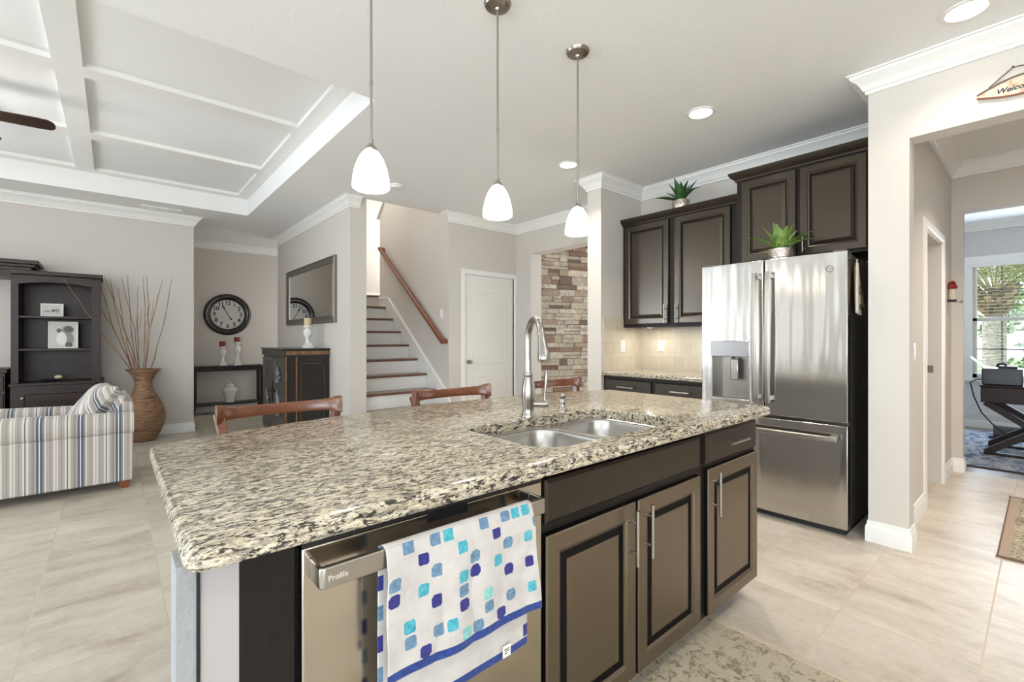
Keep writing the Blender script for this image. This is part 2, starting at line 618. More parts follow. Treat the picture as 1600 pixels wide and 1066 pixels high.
for oa, ob in ((3.30, 3.58), (4.05, 4.40), (5.35, 5.65)):
    ww.box(-5.4, -5.28, yy_, oa, 0, HC)
    ww.box(-5.4, -5.28, oa, ob, 0, .5)
    ww.box(-5.4, -5.28, oa, ob, 2.2, HC)
    yy_ = ob
ww.box(-5.4, -5.28, yy_, 7.43, 0, HC)
struct('wall_west', ww, M['wall'])
# frames of the sliding doors and of the nook window behind the viewer
slide = boxes((-5.38, -5.30, -2.9, -2.82, 0, 2.4), (-5.38, -5.30, 1.62, 1.7, 0, 2.4), (-5.38, -5.30, -.65, -.55, 0, 2.4), (-5.38, -5.30, -2.9, 1.7, 2.32, 2.4))
struct('window_1', slide, M['white'])
struct('window_2', boxes((-4.7, -0.1, -4.08, -4.02, 0.7, 0.78), (-4.7, -0.1, -4.08, -4.02, 2.32, 2.4), (-2.45, -2.35, -4.08, -4.02, 0.7, 2.4), (-4.7, -4.62, -4.08, -4.02, 0.7, 2.4), (-0.18, -0.1, -4.08, -4.02, 0.7, 2.4)), M['white'])

# crown mouldings, mitred along the walls (room on the right of the direction of travel)
CROWN = [(0, -.118), (.012, -.118), (.014, -.100), (.024, -.094), (.030, -.080), (.046, -.052), (.070, -.034), (.078, -.026), (.080, -.012), (.092, -.010), (.092, 0), (0, 0)]
CROWN_W = [(q * 1.1, z * 1.25) for q, z in CROWN]
BASE = [(0, 0), (.014, 0), (.014, .085), (.011, .098), (.006, .105), (.005, .125), (0, .128)]
crowns = [
    [(-5.28, 7.43), (0.81, 7.43), (0.81, 9.14), (3.25, 9.14)],
    [(2.03, 8.06), (2.03, 5.15), (2.14, 5.15)],
    [(3.25, 5.06), (3.25, 5.0), (4.40, 5.0), (4.40, 3.05), (3.655, 3.05), (3.655, 2.88), (4.35, 2.88), (4.35, 0.71), (3.5, 0.71), (3.5, -4.0)],
    [(3.64, -1.38), (3.64, 0.575), (5.93, 0.575), (5.93, -1.38)],
    [(6.05, 1.2), (9.1, 1.2), (9.1, -2.98)],
]
for i, c in enumerate(crowns):
    struct('trim_%d' % (i + 3), MB().sweep(c, CROWN, HC), M['white'], angle=25)
bases = {
    'living': [(-3.4, 7.43), (0.81, 7.43), (0.81, 9.14), (2.28, 9.14)],
    'mirror': [(2.03, 8.06), (2.03, 5.15), (2.20, 5.15)],
    'closet': [(3.25, 5.0), (3.44, 5.0)],
    'entry': [(4.43, 5.0), (4.40, 5.0), (4.40, 4.685), (4.60, 4.685)],
    'pantry': [(3.9, 3.05), (3.655, 3.05), (3.655, 2.88), (3.7, 2.88)],
    'right': [(3.62, 0.71), (3.5, 0.71), (3.5, 0.517), (3.64, 0.517), (3.64, 0.575), (4.41, 0.575)],
    'hall': [(5.41, 0.575), (5.93, 0.575), (5.93, 0.497), (6.05, 0.497)],
    'study': [(6.05, 0.56), (6.05, 1.2), (9.1, 1.2), (9.1, -2.98)],
}
for k, c in bases.items():
    struct('baseboard_' + k, MB().sweep(c, BASE, 0), M['white'], angle=25)

# ------------------------------------------------------------------ panelled doors and drawer fronts
DOOR_PROF = [(0, 0), (0, .016), (.004, .020), (.050, .020), (.054, .016), (.062, .0125), (.064, .0075), (.074, .0065), (.088, .0135), (.092, .015)]
SLAB_PROF = [(0, 0), (0, .013), (.009, .020)]


def panel(w, h, prof, arch=0.0, k=14):
    """local u in 0..w, v in 0..h, front towards +n; rings of constant inset"""
    rs = []
    for ins, dep in prof:
        x0, x1, z0, z1 = ins, w - ins, ins, h - ins
        if not arch:
            rs.append([(x0, z0, dep), (x1, z0, dep), (x1, z1, dep), (x0, z1, dep)])
        else:
            r = [(x0, z0, dep), (x1, z0, dep)]
            for i in range(k + 1):
                t = i / k
                s = math.sin(PI * t) ** 2
                r.append((x1 + (x0 - x1) * t, z1 - arch * (1 - s), dep))
            rs.append(r)
    return MB().rings(rs)


def front(mb, origin, face):
    ox, oy, oz = origin
    if face == '-y':
        return mb.map(lambda u, v, n: (ox + u, oy - n, oz + v))
    if face == '-x':
        return mb.map(lambda u, v, n: (ox - n, oy - u, oz + v))


def pull_mb(c, length, axis, out, r=0.0055, stand=0.032):
    """bar pull centred on c (on the door face)"""
    c, a, o = Vector(c), Vector(axis), Vector(out)
    mb = MB()
    e = c + o * stand
    mb.cyl(e - a * length / 2, e + a * length / 2, r, n=12)
    for s in (-1, 1):
        p = c + a * (length * 0.27 * s)
        mb.cyl(p, p + o * stand, r * 0.8, n=10)
    return mb


def cab_door(parent, x, y, z, w, h, face, handle=None, hl=0.18, name='door'):
    d = obj(name, front(panel(w, h, DOOR_PROF), (x, y, z), face), [M['espresso_island' if face == '-y' else 'espresso'], M['groove_shade']], parent, angle=20)
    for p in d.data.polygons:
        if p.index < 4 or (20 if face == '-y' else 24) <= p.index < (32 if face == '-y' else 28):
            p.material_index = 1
    if handle:
        out = (0, -1, 0) if face == '-y' else (-1, 0, 0)
        obj('handle', pull_mb(handle, hl, (0, 0, 1), out), M['nickel'], d)
    return d


M['espresso_island'] = M['espresso'].copy()
_b = M['espresso_island'].node_tree.nodes['Principled BSDF']
_b.inputs['IOR'].default_value = 2.55
_b.inputs['Roughness'].default_value = .30
_b.inputs['Specular Tint'].default_value = (1.0, .84, .64, 1)
M['espresso_drawer'] = M['espresso'].copy()
_b = M['espresso_drawer'].node_tree.nodes['Principled BSDF']
_b.inputs['IOR'].default_value = 1.5
_b.inputs['Roughness'].default_value = .35


def cab_drawer(parent, x, y, z, w, h, face, handle=None, hl=0.16, name='drawer'):
    d = obj(name, front(panel(w, h, SLAB_PROF), (x, y, z), face), M['espresso_drawer'], parent, angle=20)
    if handle:
        if face == '-y':
            obj('handle', pull_mb(handle, hl, (1, 0, 0), (0, -1, 0)), M['nickel'], d)
        else:
            obj('handle', pull_mb(handle, hl, (0, 1, 0), (-1, 0, 0)), M['nickel'], d)
    return d


# ------------------------------------------------------------------ island
YF = 0.915      # face-frame plane; doors stand 2 cm proud of it
isl = struct('wall_island', boxes((0.075, 0.102, 0.905, 0.985, 0, .874), (0.15, 2.345, 1.60, 1.72, 0, .874), (2.326, 2.345, 1.0, 1.60, 0, .874)), M['wall_knock'])
struct('baseboard_island', MB().sweep([(0.15, 1.72), (2.345, 1.72)], [(-q, z) for q, z in BASE], 0), M['white'], angle=25)
t = thing('island_end_panel', 'black filler panels, one painted pale grey as a reflection, between island end and dishwasher', 'cabinet panel', (0.18, 0.92, 0))
obj('edge_strip', boxes((0.102, 0.107, 0.902, 0.93, 0, .874)), M['black'], t)
M['reflection_panel'] = plain('painted_reflection_grey', rgb(178, 172, 172), 0.4)  # pale grey paints in a reflection on a dark glossy panel
obj('reflection_panel', boxes((0.107, 0.163, 0.905, 0.93, 0, .874)), M['reflection_panel'], t)
obj('dark_panel', boxes((0.163, 0.252, 0.905, 0.93, 0, .874), (0.135, 0.252, 0.93, 1.58, 0, .874)), M['espresso_flat'], t)

t = thing('sink_base_cabinet', 'wide espresso sink base with a blank drawer front above two doors', 'cabinet', (1.33, 1.2, 0))
obj('body', boxes((0.884, 0.902, YF, 1.58, 0.10, .874), (1.768, 1.79, YF, 1.58, 0.10, .874), (0.902, 1.768, YF, 1.58, 0.10, 0.118),
                  (0.902, 1.768, 1.565, 1.58, 0.118, .874), (0.884, 1.79, YF, YF + .02, .853, .874), (0.902, 1.768, YF, YF + .02, .695, .725),
                  (1.315, 1.345, YF, YF + .02, .10, .70)), M['espresso_flat'], t)
obj('toe_kick', boxes((0.884, 1.79, 0.985, 1.0, 0, 0.10)), M['espresso_flat'], t)
cab_drawer(t, 0.898, YF, 0.727, 0.866, 0.122, '-y', name='false_drawer_front')
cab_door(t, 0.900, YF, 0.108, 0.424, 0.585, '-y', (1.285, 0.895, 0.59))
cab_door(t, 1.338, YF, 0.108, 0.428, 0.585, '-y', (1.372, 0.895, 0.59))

t = thing('narrow_base_cabinet', 'narrow espresso island cabinet with one drawer over one door', 'cabinet', (2.06, 1.2, 0))
obj('body', boxes((1.79, 2.325, YF, 1.58, 0.10, .874)), M['espresso_flat'], t)
obj('toe_kick', boxes((1.79, 2.27, 0.985, 1.0, 0, 0.10)), M['espresso_flat'], t)
cab_drawer(t, 1.815, YF, 0.727, 0.490, 0.128, '-y', (2.06, 0.895, 0.793), 0.17)
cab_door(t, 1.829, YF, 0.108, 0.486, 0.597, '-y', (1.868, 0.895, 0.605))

# dishwasher
t = thing('dishwasher', 'stainless dishwasher built into the island with a towel on its handle', 'dishwasher', (0.57, 1.2, 0))
obj('tub', boxes((0.254, 0.882, 0.935, 1.55, 0.10, .872)), M['black'], t)
obj('door', boxes((0.262, 0.878, 0.893, 0.935, 0.115, 0.852)), M['steel_dw'], t, bevel=0.003)
obj('control_strip', boxes((0.262, 0.878, 0.8925, 0.93, 0.8525, 0.868)), M['black'], t, bevel=0.002)
obj('vent_slot', boxes((0.525, 0.631, 0.889, 0.893, 0.833, 0.851)), M['black'], t)
hm = MB()
hm.prism([(0.275, 0.893), (0.275, 0.842), (0.283, 0.835), (0.832, 0.835), (0.840, 0.842), (0.840, 0.893), (0.832, 0.893), (0.832, 0.850), (0.283, 0.850), (0.283, 0.893)],
         lambda u, v, a: (u, v, a), 0.793, 0.831)
h = obj('handle', hm, M['nickel'], t, bevel=0.0025)
tm = text_mb('Profile', 0.0138, 0.0003, align='LEFT').map(lambda x, y, z: (0.289 + x, 0.8345 - z, 0.811 + y))
M['etch'] = plain('etched_lettering', rgb(225, 221, 214), 0.5, 0.2)
obj('lettering', tm, M['etch'], h, fix=False)
obj('kick_plate', boxes((0.262, 0.878, 0.975, 0.99, 0, 0.10)), M['black'], t)


# worktop with a bowed seating edge and a sink cut-out
def arc_pts(cx, cy, r, a0, a1, n):
    return [(cx + r * math.cos(a0 + (a1 - a0) * i / n), cy + r * math.sin(a0 + (a1 - a0) * i / n)) for i in range(n + 1)]


def rrect(x0, x1, y0, y1, rs, n=8):
    """rounded rectangle, CCW; rs = radii at (x0,y0),(x1,y0),(x1,y1),(x0,y1)"""
    a, b, c, d = rs
    return (arc_pts(x0 + a, y0 + a, a, PI, 1.5 * PI, n) + arc_pts(x1 - b, y0 + b, b, 1.5 * PI, 2 * PI, n)
            + arc_pts(x1 - c, y1 - c, c, 0, .5 * PI, n) + arc_pts(x0 + d, y1 - d, d, .5 * PI, PI, n))


def offset_loop(lp, d):
    n = len(lp)
    out = []
    for i in range(n):
        a, b, c = Vector(lp[i - 1]), Vector(lp[i]), Vector(lp[(i + 1) % n])
        e1, e2 = (b - a), (c - b)
        e1 = e1.normalized() if e1.length > 1e-9 else e2.normalized()
        e2 = e2.normalized() if e2.length > 1e-9 else e1
        n1, n2 = Vector((e1.y, -e1.x)), Vector((e2.y, -e2.x))
        m = (n1 + n2) / max(0.3, 1 + n1.dot(n2))
        out.append((b.x + m.x * d, b.y + m.y * d))
    return out


def slab(outer, holes, z0, z1, prof):
    """solid slab: outer loop CCW, holes CCW, profile = (inset, z) from bottom to top"""
    bm = bmesh.new()
    loops = []
    for ins, z in prof:
        loops.append([bm.verts.new((x, y, z)) for x, y in offset_loop(outer, -ins)])
    n = len(outer)
    for a, b in zip(loops, loops[1:]):
        for i in range(n):
            j = (i + 1) % n
            bm.faces.new((a[i], a[j], b[j], b[i]))
    tops, bots = [loops[-1]], [loops[0]]
    for hlp in holes:
        lo = [bm.verts.new((x, y, z0)) for x, y in hlp]
        mi = [bm.verts.new((x, y, z1 - .004)) for x, y in hlp]
        hi = [bm.verts.new((x, y, z1)) for x, y in offset_loop(hlp, .004)]
        m = len(hlp)
        for a, b in ((lo, mi), (mi, hi)):
            for i in range(m):
                j = (i + 1) % m
                bm.faces.new((a[j], a[i], b[i], b[j]))
        tops.append(hi)
        bots.append(lo)
    for lps in (tops, bots):
        edges = []
        for lp in lps:
            for i in range(len(lp)):
                a, b = lp[i], lp[(i + 1) % len(lp)]
                e = bm.edges.get((a, b)) or bm.edges.new((a, b))
                edges.append(e)
        bmesh.ops.triangle_fill(bm, use_beauty=True, use_dissolve=False, edges=edges)
    bmesh.ops.recalc_face_normals(bm, faces=bm.faces)
    mb = MB().add([tuple(v.co) for v in bm.verts], [])
    bm.verts.index_update()
    mb.f = [tuple(v.index for v in f.verts) for f in bm.faces]
    bm.free()
    return mb


back = [(2.393, 1.815), (2.22, 1.885), (2.0, 1.940), (1.75, 1.975), (1.5, 1.993), (1.25, 1.998), (1.0, 1.985), (0.75, 1.957), (0.5, 1.910), (0.3, 1.855), (0.15, 1.805), (0.082, 1.783)]
outer = (arc_pts(0.112, 0.882, 0.030, PI, 1.5 * PI, 6) + arc_pts(2.348, 0.897, 0.045, 1.5 * PI, 2 * PI, 6) + back)
sink_cut = rrect(0.955, 1.722, 0.948, 1.378, (0.10, 0.10, 0.10, 0.05))
EDGE = [(.012, .874), (.004, .877), (.0, .884), (.002, .890), (.004, .893), (.001, .898), (.002, .905), (.007, .911), (.014, .914)]
gm = slab(outer, [sink_cut], .874, .914, EDGE)
tag(obj('countertop', gm, M['granite'], angle=30), 'speckled granite island worktop with a bowed seating edge and sink cut-out', 'countertop')

# double bowl sink
t = thing('double_sink', 'undermounted stainless sink with two bowls in the island worktop', 'sink', (1.34, 1.16, 0.87))
rim_h = [rrect(0.975, 1.352, 0.962, 1.365, (.10, .08, .10, .05)), rrect(1.388, 1.705, 0.962, 1.365, (.08, .10, .10, .10))]
obj('rim', slab(rrect(0.935, 1.742, 0.928, 1.398, (.11,) * 4), rim_h, .866, .8735, [(0, .866), (0, .8735)]), M['steel_sink'], t)
for lp, dz in zip(rim_h, (.20, .22)):
    bw = MB()
    rs = []
    for ins, z in ((0, .8665), (.004, .855), (.014, .870 - dz + .03), (.03, .870 - dz + .008), (.06, .870 - dz)):
        rs.append([(x, y, z) for x, y in offset_loop(lp, -ins)])
    bw.rings(rs, cap=True, back=False)
    b = obj('bowl', bw, M['steel_sink'], t, fix=False, angle=60)
    cxy = (sum(p[0] for p in lp) / len(lp), sum(p[1] for p in lp) / len(lp))
    obj('drain', MB().lathe([(.0, .001), (.02, .001), (.04, .004), (.042, .0)], 24, (cxy[0], cxy[1], .870 - dz)), M['nickel'], b)

# faucet
FX, FY = 1.300, 1.400
t = thing('faucet', 'tall gooseneck pull-down faucet with a side lever on the island', 'faucet', (FX, FY, .914))
obj('body', MB().lathe([(.0, 0), (.029, 0), (.029, .008), (.026, .014), (.0235, .022), (.024, .04), (.0275, .075), (.0285, .095), (.0265, .125), (.0205, .158), (.0175, .168),
                        (.0195, .172), (.0195, .180), (.0165, .186), (.0, .186)], 48, (FX, FY, .914), flute=12, depth=.018), M['chrome'], t)
sd = Vector((-0.41, -0.912, 0))
neck = [Vector((FX, FY, 1.09)), Vector((FX, FY, 1.18)), Vector((FX, FY, 1.235))]
R0 = 0.078
for i in range(1, 13):
    a = PI * i / 12 * 0.93
    neck.append(Vector((FX, FY, 1.238)) + sd * (R0 * (1 - math.cos(a))) + Vector((0, 0, R0 * math.sin(a))))
obj('neck', MB().tube(neck, 0.0135, 20), M['chrome'], t)
e = neck[-1]
dv = (neck[-1] - neck[-2]).normalized()
hp = [e + dv * s for s in (0, .004, .010, .030, .060, .085, .100, .106)]
obj('spray_head', MB().tube(hp, [.0140, .0155, .0150, .0165, .0205, .0240, .0250, .0225], 24), M['chrome'], t)
rd = Vector((.7565, -.654, 0))
lv = MB().tube([Vector((FX, FY, .968)) + rd * s for s in (0.02, .03, .06, .075, .082)], [.0135, .0145, .0150, .0155, .012], 20)
obj('valve', lv, M['chrome'], t)
c0 = Vector((FX, FY, .978)) + rd * .068
obj('lever', MB().tube([c0, c0 + Vector((0, 0, .03)), c0 + Vector((0.004, -.003, .075)), c0 + Vector((.006, -.004, .125)), c0 + Vector((.006, -.004, .132))], [.0055, .0045, .0065, .0078, .004], 14), M['chrome'], t)

t = thing('soap_dispenser', 'short nickel soap dispenser pump next to the faucet', 'soap dispenser', (1.542, 1.433, .914))
obj('pump_body', MB().lathe([(0, 0), (.022, 0), (.022, .004), (.014, .012), (.0115, .022), (.013, .034), (.0125, .048), (.010, .052), (.0135, .057), (.0150, .064), (.012, .071), (0, .074)], 24, (1.542, 1.433, .914)), M['chrome'], t)
obj('spout', MB().tube([Vector((1.542, 1.433, .964)), Vector((1.542, 1.433, .966)) + rd * .03, Vector((1.542, 1.433, .964)) + rd * .043], [.0055, .0045, .004], 10), M['chrome'], t)

# hand towel over the dishwasher handle: explicit printed squares
def towel_mats():
    out = []
    m = NT('towel_terry')
    v = m.co()
    m.p(Base_Color=m.ramp(m.noise(v, 18, 4, 0.6), [(0.3, rgb(188, 182, 177)), (0.7, rgb(206, 201, 196))]), Roughness=0.95, Sheen_Weight=0.2)
    m.bump(m.noise(v, 900, 2, 0.6), 0.35, 0.002)
    out.append(m.m)
    for nm, a, b in (('navy', (36, 34, 108), (46, 46, 130)), ('slate', (84, 116, 144), (112, 146, 172)), ('teal', (46, 146, 168), (92, 180, 190)),
                     ('seafoam', (110, 180, 176), (150, 206, 196)), ('hem_blue', (24, 46, 112), (34, 66, 142))):
        m = NT('towel_' + nm)
        v = m.co()
        m.p(Base_Color=m.ramp(m.noise(v, 120, 3, 0.6), [(0.35, rgb(*a)), (0.65, rgb(*b))]), Roughness=0.95, Sheen_Weight=0.2)
        m.bump(m.noise(v, 900, 2, 0.6), 0.3, 0.002)
        out.append(m.m)
    return out


TM = towel_mats()
CODE = {'n': 1, 'm': 2, 'b': 2, 't': 3, 'g': 4}
SQ = {(1, 0): 'b', (2, 1): 'n', (3, 0): 'm', (4, 0): 't', (5, 1): 't', (6, 2): 'm', (6, 3): 'n', (3, 2): 'm', (5, 3): 't', (5, 4): 'm', (5, 5): 'n',
      (2, 3): 't', (3, 4): 'n', (0, 2): 'm', (0, 3): 'n', (1, 5): 't', (1, 6): 'm', (2, 7): 'n', (3, 6): 'm', (4, 6): 't', (5, 7): 'g', (7, 5): 'g',
      (7, 6): 'm', (8, 7): 'n', (9, 6): 'm', (11, 6): 't', (9, 4): 'n', (8, 3): 't', (8, 1): 'n', (9, 2): 'm', (7, 0): 'm', (9, 0): 'm', (10, 0): 't',
      (11, 0): 't', (12, 1): 'm', (11, 2): 't', (11, 4): 'n', (6, 7): 'm', (3, 8): 'm', (12, 8): 'm'}


def towel_color(u, v):
    """u along the handle (0..0.385 m), v down from the handle top (m)"""
    if 0.243 < v < 0.262:
        return 5
    cu, cv = u / 0.0313, (v + .004) / 0.0312
    c, r = int(cu), int(cv)
    k = SQ.get((c, r))
    if not k or u < 0 or v < 0:
        return 0
    fx, fy = abs(cu - c - .5), abs(cv - r - .5)
    hx, rad = .40, .17
    if k == 'n' and r % 2:
        rad = .22
    qx, qy = max(fx - (hx - rad), 0), max(fy - (hx - rad), 0)
    return CODE[k] if math.hypot(qx, qy) <= rad else 0


def towel_flap(u0, width, length, ybase, amp, seed, back=False, x0=0.396, skew=0.0):
    nu, nv = 156, int(length / 0.0026)
    mb = MB()

    def fn(a, b):
        u, v = a * width, b * length
        s = min(1.0, v / 0.06)
        w = s * (amp * math.sin(9 * u * 3.1 + seed) + amp * .7 * math.sin(23 * u * 2.3 + seed * 2 + v * 6)) + .35 * amp * s * math.sin(40 * v + 9 * u)
        y = ybase - abs(w) - 0.0015 - (0.006 * s if not back else 0)
        if b < 0.02 and not back:
            y = ybase - .001
        z = 0.8335 - v + .002 * math.sin(25 * u + seed) * s
        x = x0 + u + skew * v * (u / width) + .0015 * math.sin(30 * v + seed)
        return (x, y, z)
    mb.grid(nu, nv, fn)
    return mb, nu, nv


def build_towel():
    t = thing('hand_towel', 'white hand towel with blue and teal squares over the dishwasher handle', 'towel', (0.59, .835, .57))
    L = 0.262
    mb, nu, nv = towel_flap(0, .385, L, .8335, .0035, 0.7, skew=0.10)
    o = obj('front_flap', mb, TM, t, fix=False, solid=0.0025, angle=80)
    me = o.data
    for j in range(nv):
        for i in range(nu):
            me.polygons[j * nu + i].material_index = towel_color((i + .5) / nu * .385, (j + .5) / nv * L)
    # fold over the bar and the longer flap hanging behind
    L2 = 0.352
    top = MB().grid(40, 8, lambda a, b: (0.396 + a * .385, .8335 + b * .018, .8335 + .0025 * math.sin(PI * b)))
    obj('fold', top, TM[0], t, fix=False, solid=0.0025, angle=80)

    def fb(a, b):
        u, v = a * .385, b * L2
        s = min(1.0, v / .05)
        y = .8515 + .002 * math.sin(30 * u + 1)
        if v > .045:
            y = .8515 + .002 * math.sin(30 * u + 1)
        z = .8335 - v - .012 * math.sin(6 * u)
        return (0.392 + u * (1 + .03 * s), y + .004 * s * math.sin(17 * u + 5 * v), z)
    nu2, nv2 = 140, 130
    o2 = obj('back_flap', MB().grid(nu2, nv2, fb), TM, t, fix=False, solid=0.0025, angle=80)
    for j in range(nv2):
        for i in range(nu2):
            u, v = (i + .5) / nu2 * .385, (j + .5) / nv2 * L2
            c = 0
            if L2 - .020 < v:
                c = 5
            elif (u > .372 or u < .012) and int(v / .03) % 2 == 0:
                c = 1 if int(v / .03) % 4 else 2
            o2.data.polygons[j * nu2 + i].material_index = c
    g = obj('care_tag', boxes((0.700, 0.724, .8425, .8435, .478, .506)), M['plastic'], t)
    obj('print', boxes((.704, .719, .8421, .8425, .496, .498), (.706, .721, .8421, .8425, .491, .493), (.705, .714, .8421, .8425, .486, .488)), M['rubber'], g)


build_towel()

# ------------------------------------------------------------------ bar stools behind the island
def make_stool(label, loc):
    t = thing('bar_stool', label, 'bar stool', loc, 0, 'bar stools along the island')
    w, d = 0.44, 0.40
    st = MB().rings([[(x, y, z) for x, y in rrect(-w / 2 + i, w / 2 - i, -d / 2 + i, d / 2 - i, (.05,) * 4, 5)] for i, z in ((.012, .600), (0, .610), (0, .632), (.012, .645), (.05, .640))])
    obj('seat', st, M['cherry'], t, local=True)
    for sx in (-1, 1):
        obj('leg', MB().bar((sx * .205, -.185, 0), (sx * .175, -.155, .602), .038, .038, (0, 1, 0)), M['cherry'], t, local=True, bevel=.004)
        # rear leg carries on up as the back post
        pm = MB()
        pts = [(.235, .215, 0), (.205, .170, .60), (.222, .185, .80), (.243, .215, .925)]
        for a, b in zip(pts, pts[1:]):
            pm.bar((sx * a[0], a[1], a[2]), (sx * b[0], b[1], b[2] + .004), .036, .040, (0, 1, 0))
        obj('leg', pm, M['cherry'], t, local=True, bevel=.004)
    n = 22
    rm = MB()
    rs = []
    for i in range(n + 1):
        s = -1 + 2 * i / n
        x = .255 * s
        yc = .255 - .055 * s * s
        ear = max(0.0, (abs(s) - .80) / .20)
        zt = .958 - .010 * (1 - s * s) + .010 * math.sin(PI / 2 * ear)
        zb = .900 - .012 * ear
        th = .013 + .022 * ear
        rs.append([(x, yc - th, zb), (x, yc - th * 1.0, zt - .010), (x, yc - th * .6, zt), (x, yc + .012, zt - .003), (x, yc + .014, zb)])
    rm.rings(rs)
    obj('top_rail', rm, M['cherry'], t, local=True, bevel=.003, angle=50)
    for z in (.74, .82):
        rs = []
        for i in range(13):
            s = -1 + i / 6
            yc = .213 - .035 * s * s + (z - .74) * .12
            rs.append([(.215 * s, yc - .009, z - .022), (.215 * s, yc - .009, z + .022), (.215 * s, yc + .009, z + .022), (.215 * s, yc + .009, z - .022)])
        obj('back_slat', MB().rings(rs), M['cherry'], t, local=True, bevel=.002)
    for (a, b, z) in (((-.19, -.17), (.19, -.17), .20), ((-.21, .19), (.21, .19), .24), ((-.195, -.17), (-.215, .19), .30), ((.195, -.17), (.215, .19), .30)):
        obj('stretcher', MB().bar((*a, z), (*b, z), .022, .030), M['cherry'], t, local=True, bevel=.003)
    return t


YS = 2.02
s1 = make_stool('reddish wooden bar stool at the island end facing the tall branch vase', (0.570, YS, 0))
dup(s1, (1.470, YS, 0), 'reddish wooden bar stool in front of the stairs and white closet door')
dup(s1, (2.300, YS, 0), 'reddish wooden bar stool behind the faucet, in front of the stone wall')

def glass_mat():
    m = NT('lit_frosted_glass')
    m.p(Base_Color=rgb(255, 252, 244), Emission_Color=(1.0, .955, .87, 1), Emission_Strength=3.2, Roughness=.3)
    return m.m


M['shade'] = glass_mat()


# ------------------------------------------------------------------ kitchen wall
XB = 3.70     # base face frame
t = thing('base_cabinet', 'espresso base cabinet with two drawers under the wall counter', 'cabinet', (3.98, 2.3, 0))
obj('body', boxes((XB, 4.348, 1.77, 2.878, 0.10, .874)), M['espresso_flat'], t)
obj('toe_kick', boxes((XB + .07, XB + .085, 1.77, 2.878, 0, 0.10)), M['espresso_flat'], t)
for ya, yb in ((2.856, 2.340), (2.300, 1.79)):
    cab_drawer(t, XB, ya, .70, ya - yb, .145, '-x', (XB - .02, (ya + yb) / 2, .775), .18)
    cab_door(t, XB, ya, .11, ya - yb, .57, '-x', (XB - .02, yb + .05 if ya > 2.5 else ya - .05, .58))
tag(obj('wall_countertop', slab([(3.662, 1.755), (4.348, 1.755), (4.348, 2.878), (3.662, 2.878)], [], .876, .914, EDGE), M['granite'], angle=30),
    'short speckled granite counter along the tiled wall by the fridge', 'countertop')


def tile_mat(name, a, b, grout, w, h):
    m = NT(name)
    br = m.n('TexBrick', {'Color1': a, 'Color2': b, 'Mortar': grout, 'Scale': 1.0, 'Mortar Size': 0.0035, 'Brick Width': w, 'Row Height': h})
    br.offset = 0.5
    return m, br


def splash_mat(axis):
    m, br = tile_mat('backsplash_tile_' + axis, rgb(208, 197, 177), rgb(197, 184, 162), rgb(218, 209, 192), .152, .152)
    sx = m.n('SeparateXYZ', {0: m.co()})
    cb = m.n('CombineXYZ', {0: sx.outputs[0 if axis == 'x' else 1], 1: m.math('SUBTRACT', sx.outputs[2], .914)})
    m.set(br.inputs['Vector'], cb.outputs[0])
    nn = m.noise(m.co((1, 1, 1)), 14, 5, .6)
    col = m.mix(m.ramp(nn, [(.35, (0, 0, 0, 1)), (.7, (.35, .35, .35, 1))]), br.outputs['Color'], rgb(222, 210, 186))
    m.p(Base_Color=col, Roughness=.4)
    m.bump(br.outputs['Fac'], -.3, .002)
    return m.m


struct('wall_backsplash', boxes((4.342, 4.35, 1.7, 2.872, .914, 1.352)), splash_mat('y'))
struct('wall_backsplash_side', boxes((3.685, 4.342, 2.872, 2.88, .914, 1.442)), splash_mat('x'))


def crown_cab(path):
    return MB().sweep(path, [(0, 0), (.012, .0), (.016, .012), (.034, .026), (.046, .042), (.052, .056), (.052, .068), (0, .068)], 0)


XU = 4.02
t = thing('wall_cabinet', 'tall two-door espresso wall cabinet over the tiled backsplash', 'cabinet', (4.18, 2.25, 1.352))
obj('body', boxes((XU, 4.348, 1.66, 2.876, 1.352, 2.395)), M['espresso_flat'], t)
cm_ = crown_cab([(XU, 2.876), (XU, 1.66)])
obj('crown', cm_.map(lambda x, y, z: (x, y, z + 2.392)), M['espresso_drawer'], t, angle=20)
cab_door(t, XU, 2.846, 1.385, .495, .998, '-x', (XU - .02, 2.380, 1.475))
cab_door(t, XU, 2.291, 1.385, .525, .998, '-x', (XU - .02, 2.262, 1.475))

XG = 3.84
t = thing('fridge_cabinet', 'deep two-door espresso cabinet mounted over the refrigerator', 'cabinet', (4.09, 1.18, 1.83))
obj('body', boxes((XG, 4.348, .72, 1.641, 1.83, 2.515)), M['espresso_flat'], t)
cm_ = crown_cab([(4.30, 1.641), (XG, 1.641), (XG, .715)])
obj('crown', cm_.map(lambda x, y, z: (x, y, z + 2.510)), M['espresso_drawer'], t, angle=20)
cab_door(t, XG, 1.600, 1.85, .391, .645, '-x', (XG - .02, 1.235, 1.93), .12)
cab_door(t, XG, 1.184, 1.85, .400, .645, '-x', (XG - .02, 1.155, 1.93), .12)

for y, lb in ((2.62, 'small white under-cabinet puck light nearer the corner'), (2.05, 'small white under-cabinet puck light nearer the refrigerator')):
    t = thing('puck_light', lb, 'light', (4.12, y, 1.340), 0, 'puck lights under the wall cabinet')
    obj('housing', MB().lathe([(.026, -.010), (.030, -.012), (.036, -.006), (.036, 0), (.026, 0), (.026, -.010)], 24, (4.12, y, 1.352), cap=False), M['plastic'], t)
    obj('lens', MB().lathe([(0, -.011), (.027, -.011)], 24, (4.12, y, 1.352), cap=False), M['shade'], t, fix=False)
    l = bpy.data.lights.new('puck_beam', 'AREA')
    l.shape = 'DISK'
    l.size = .05
    l.energy = 1.6
    l.color = (1, .95, .88)
    lo = bpy.data.objects.new('puck_beam', l)
    COL.objects.link(lo)
    lo.location = (0, 0, -.003)
    lo.parent = t


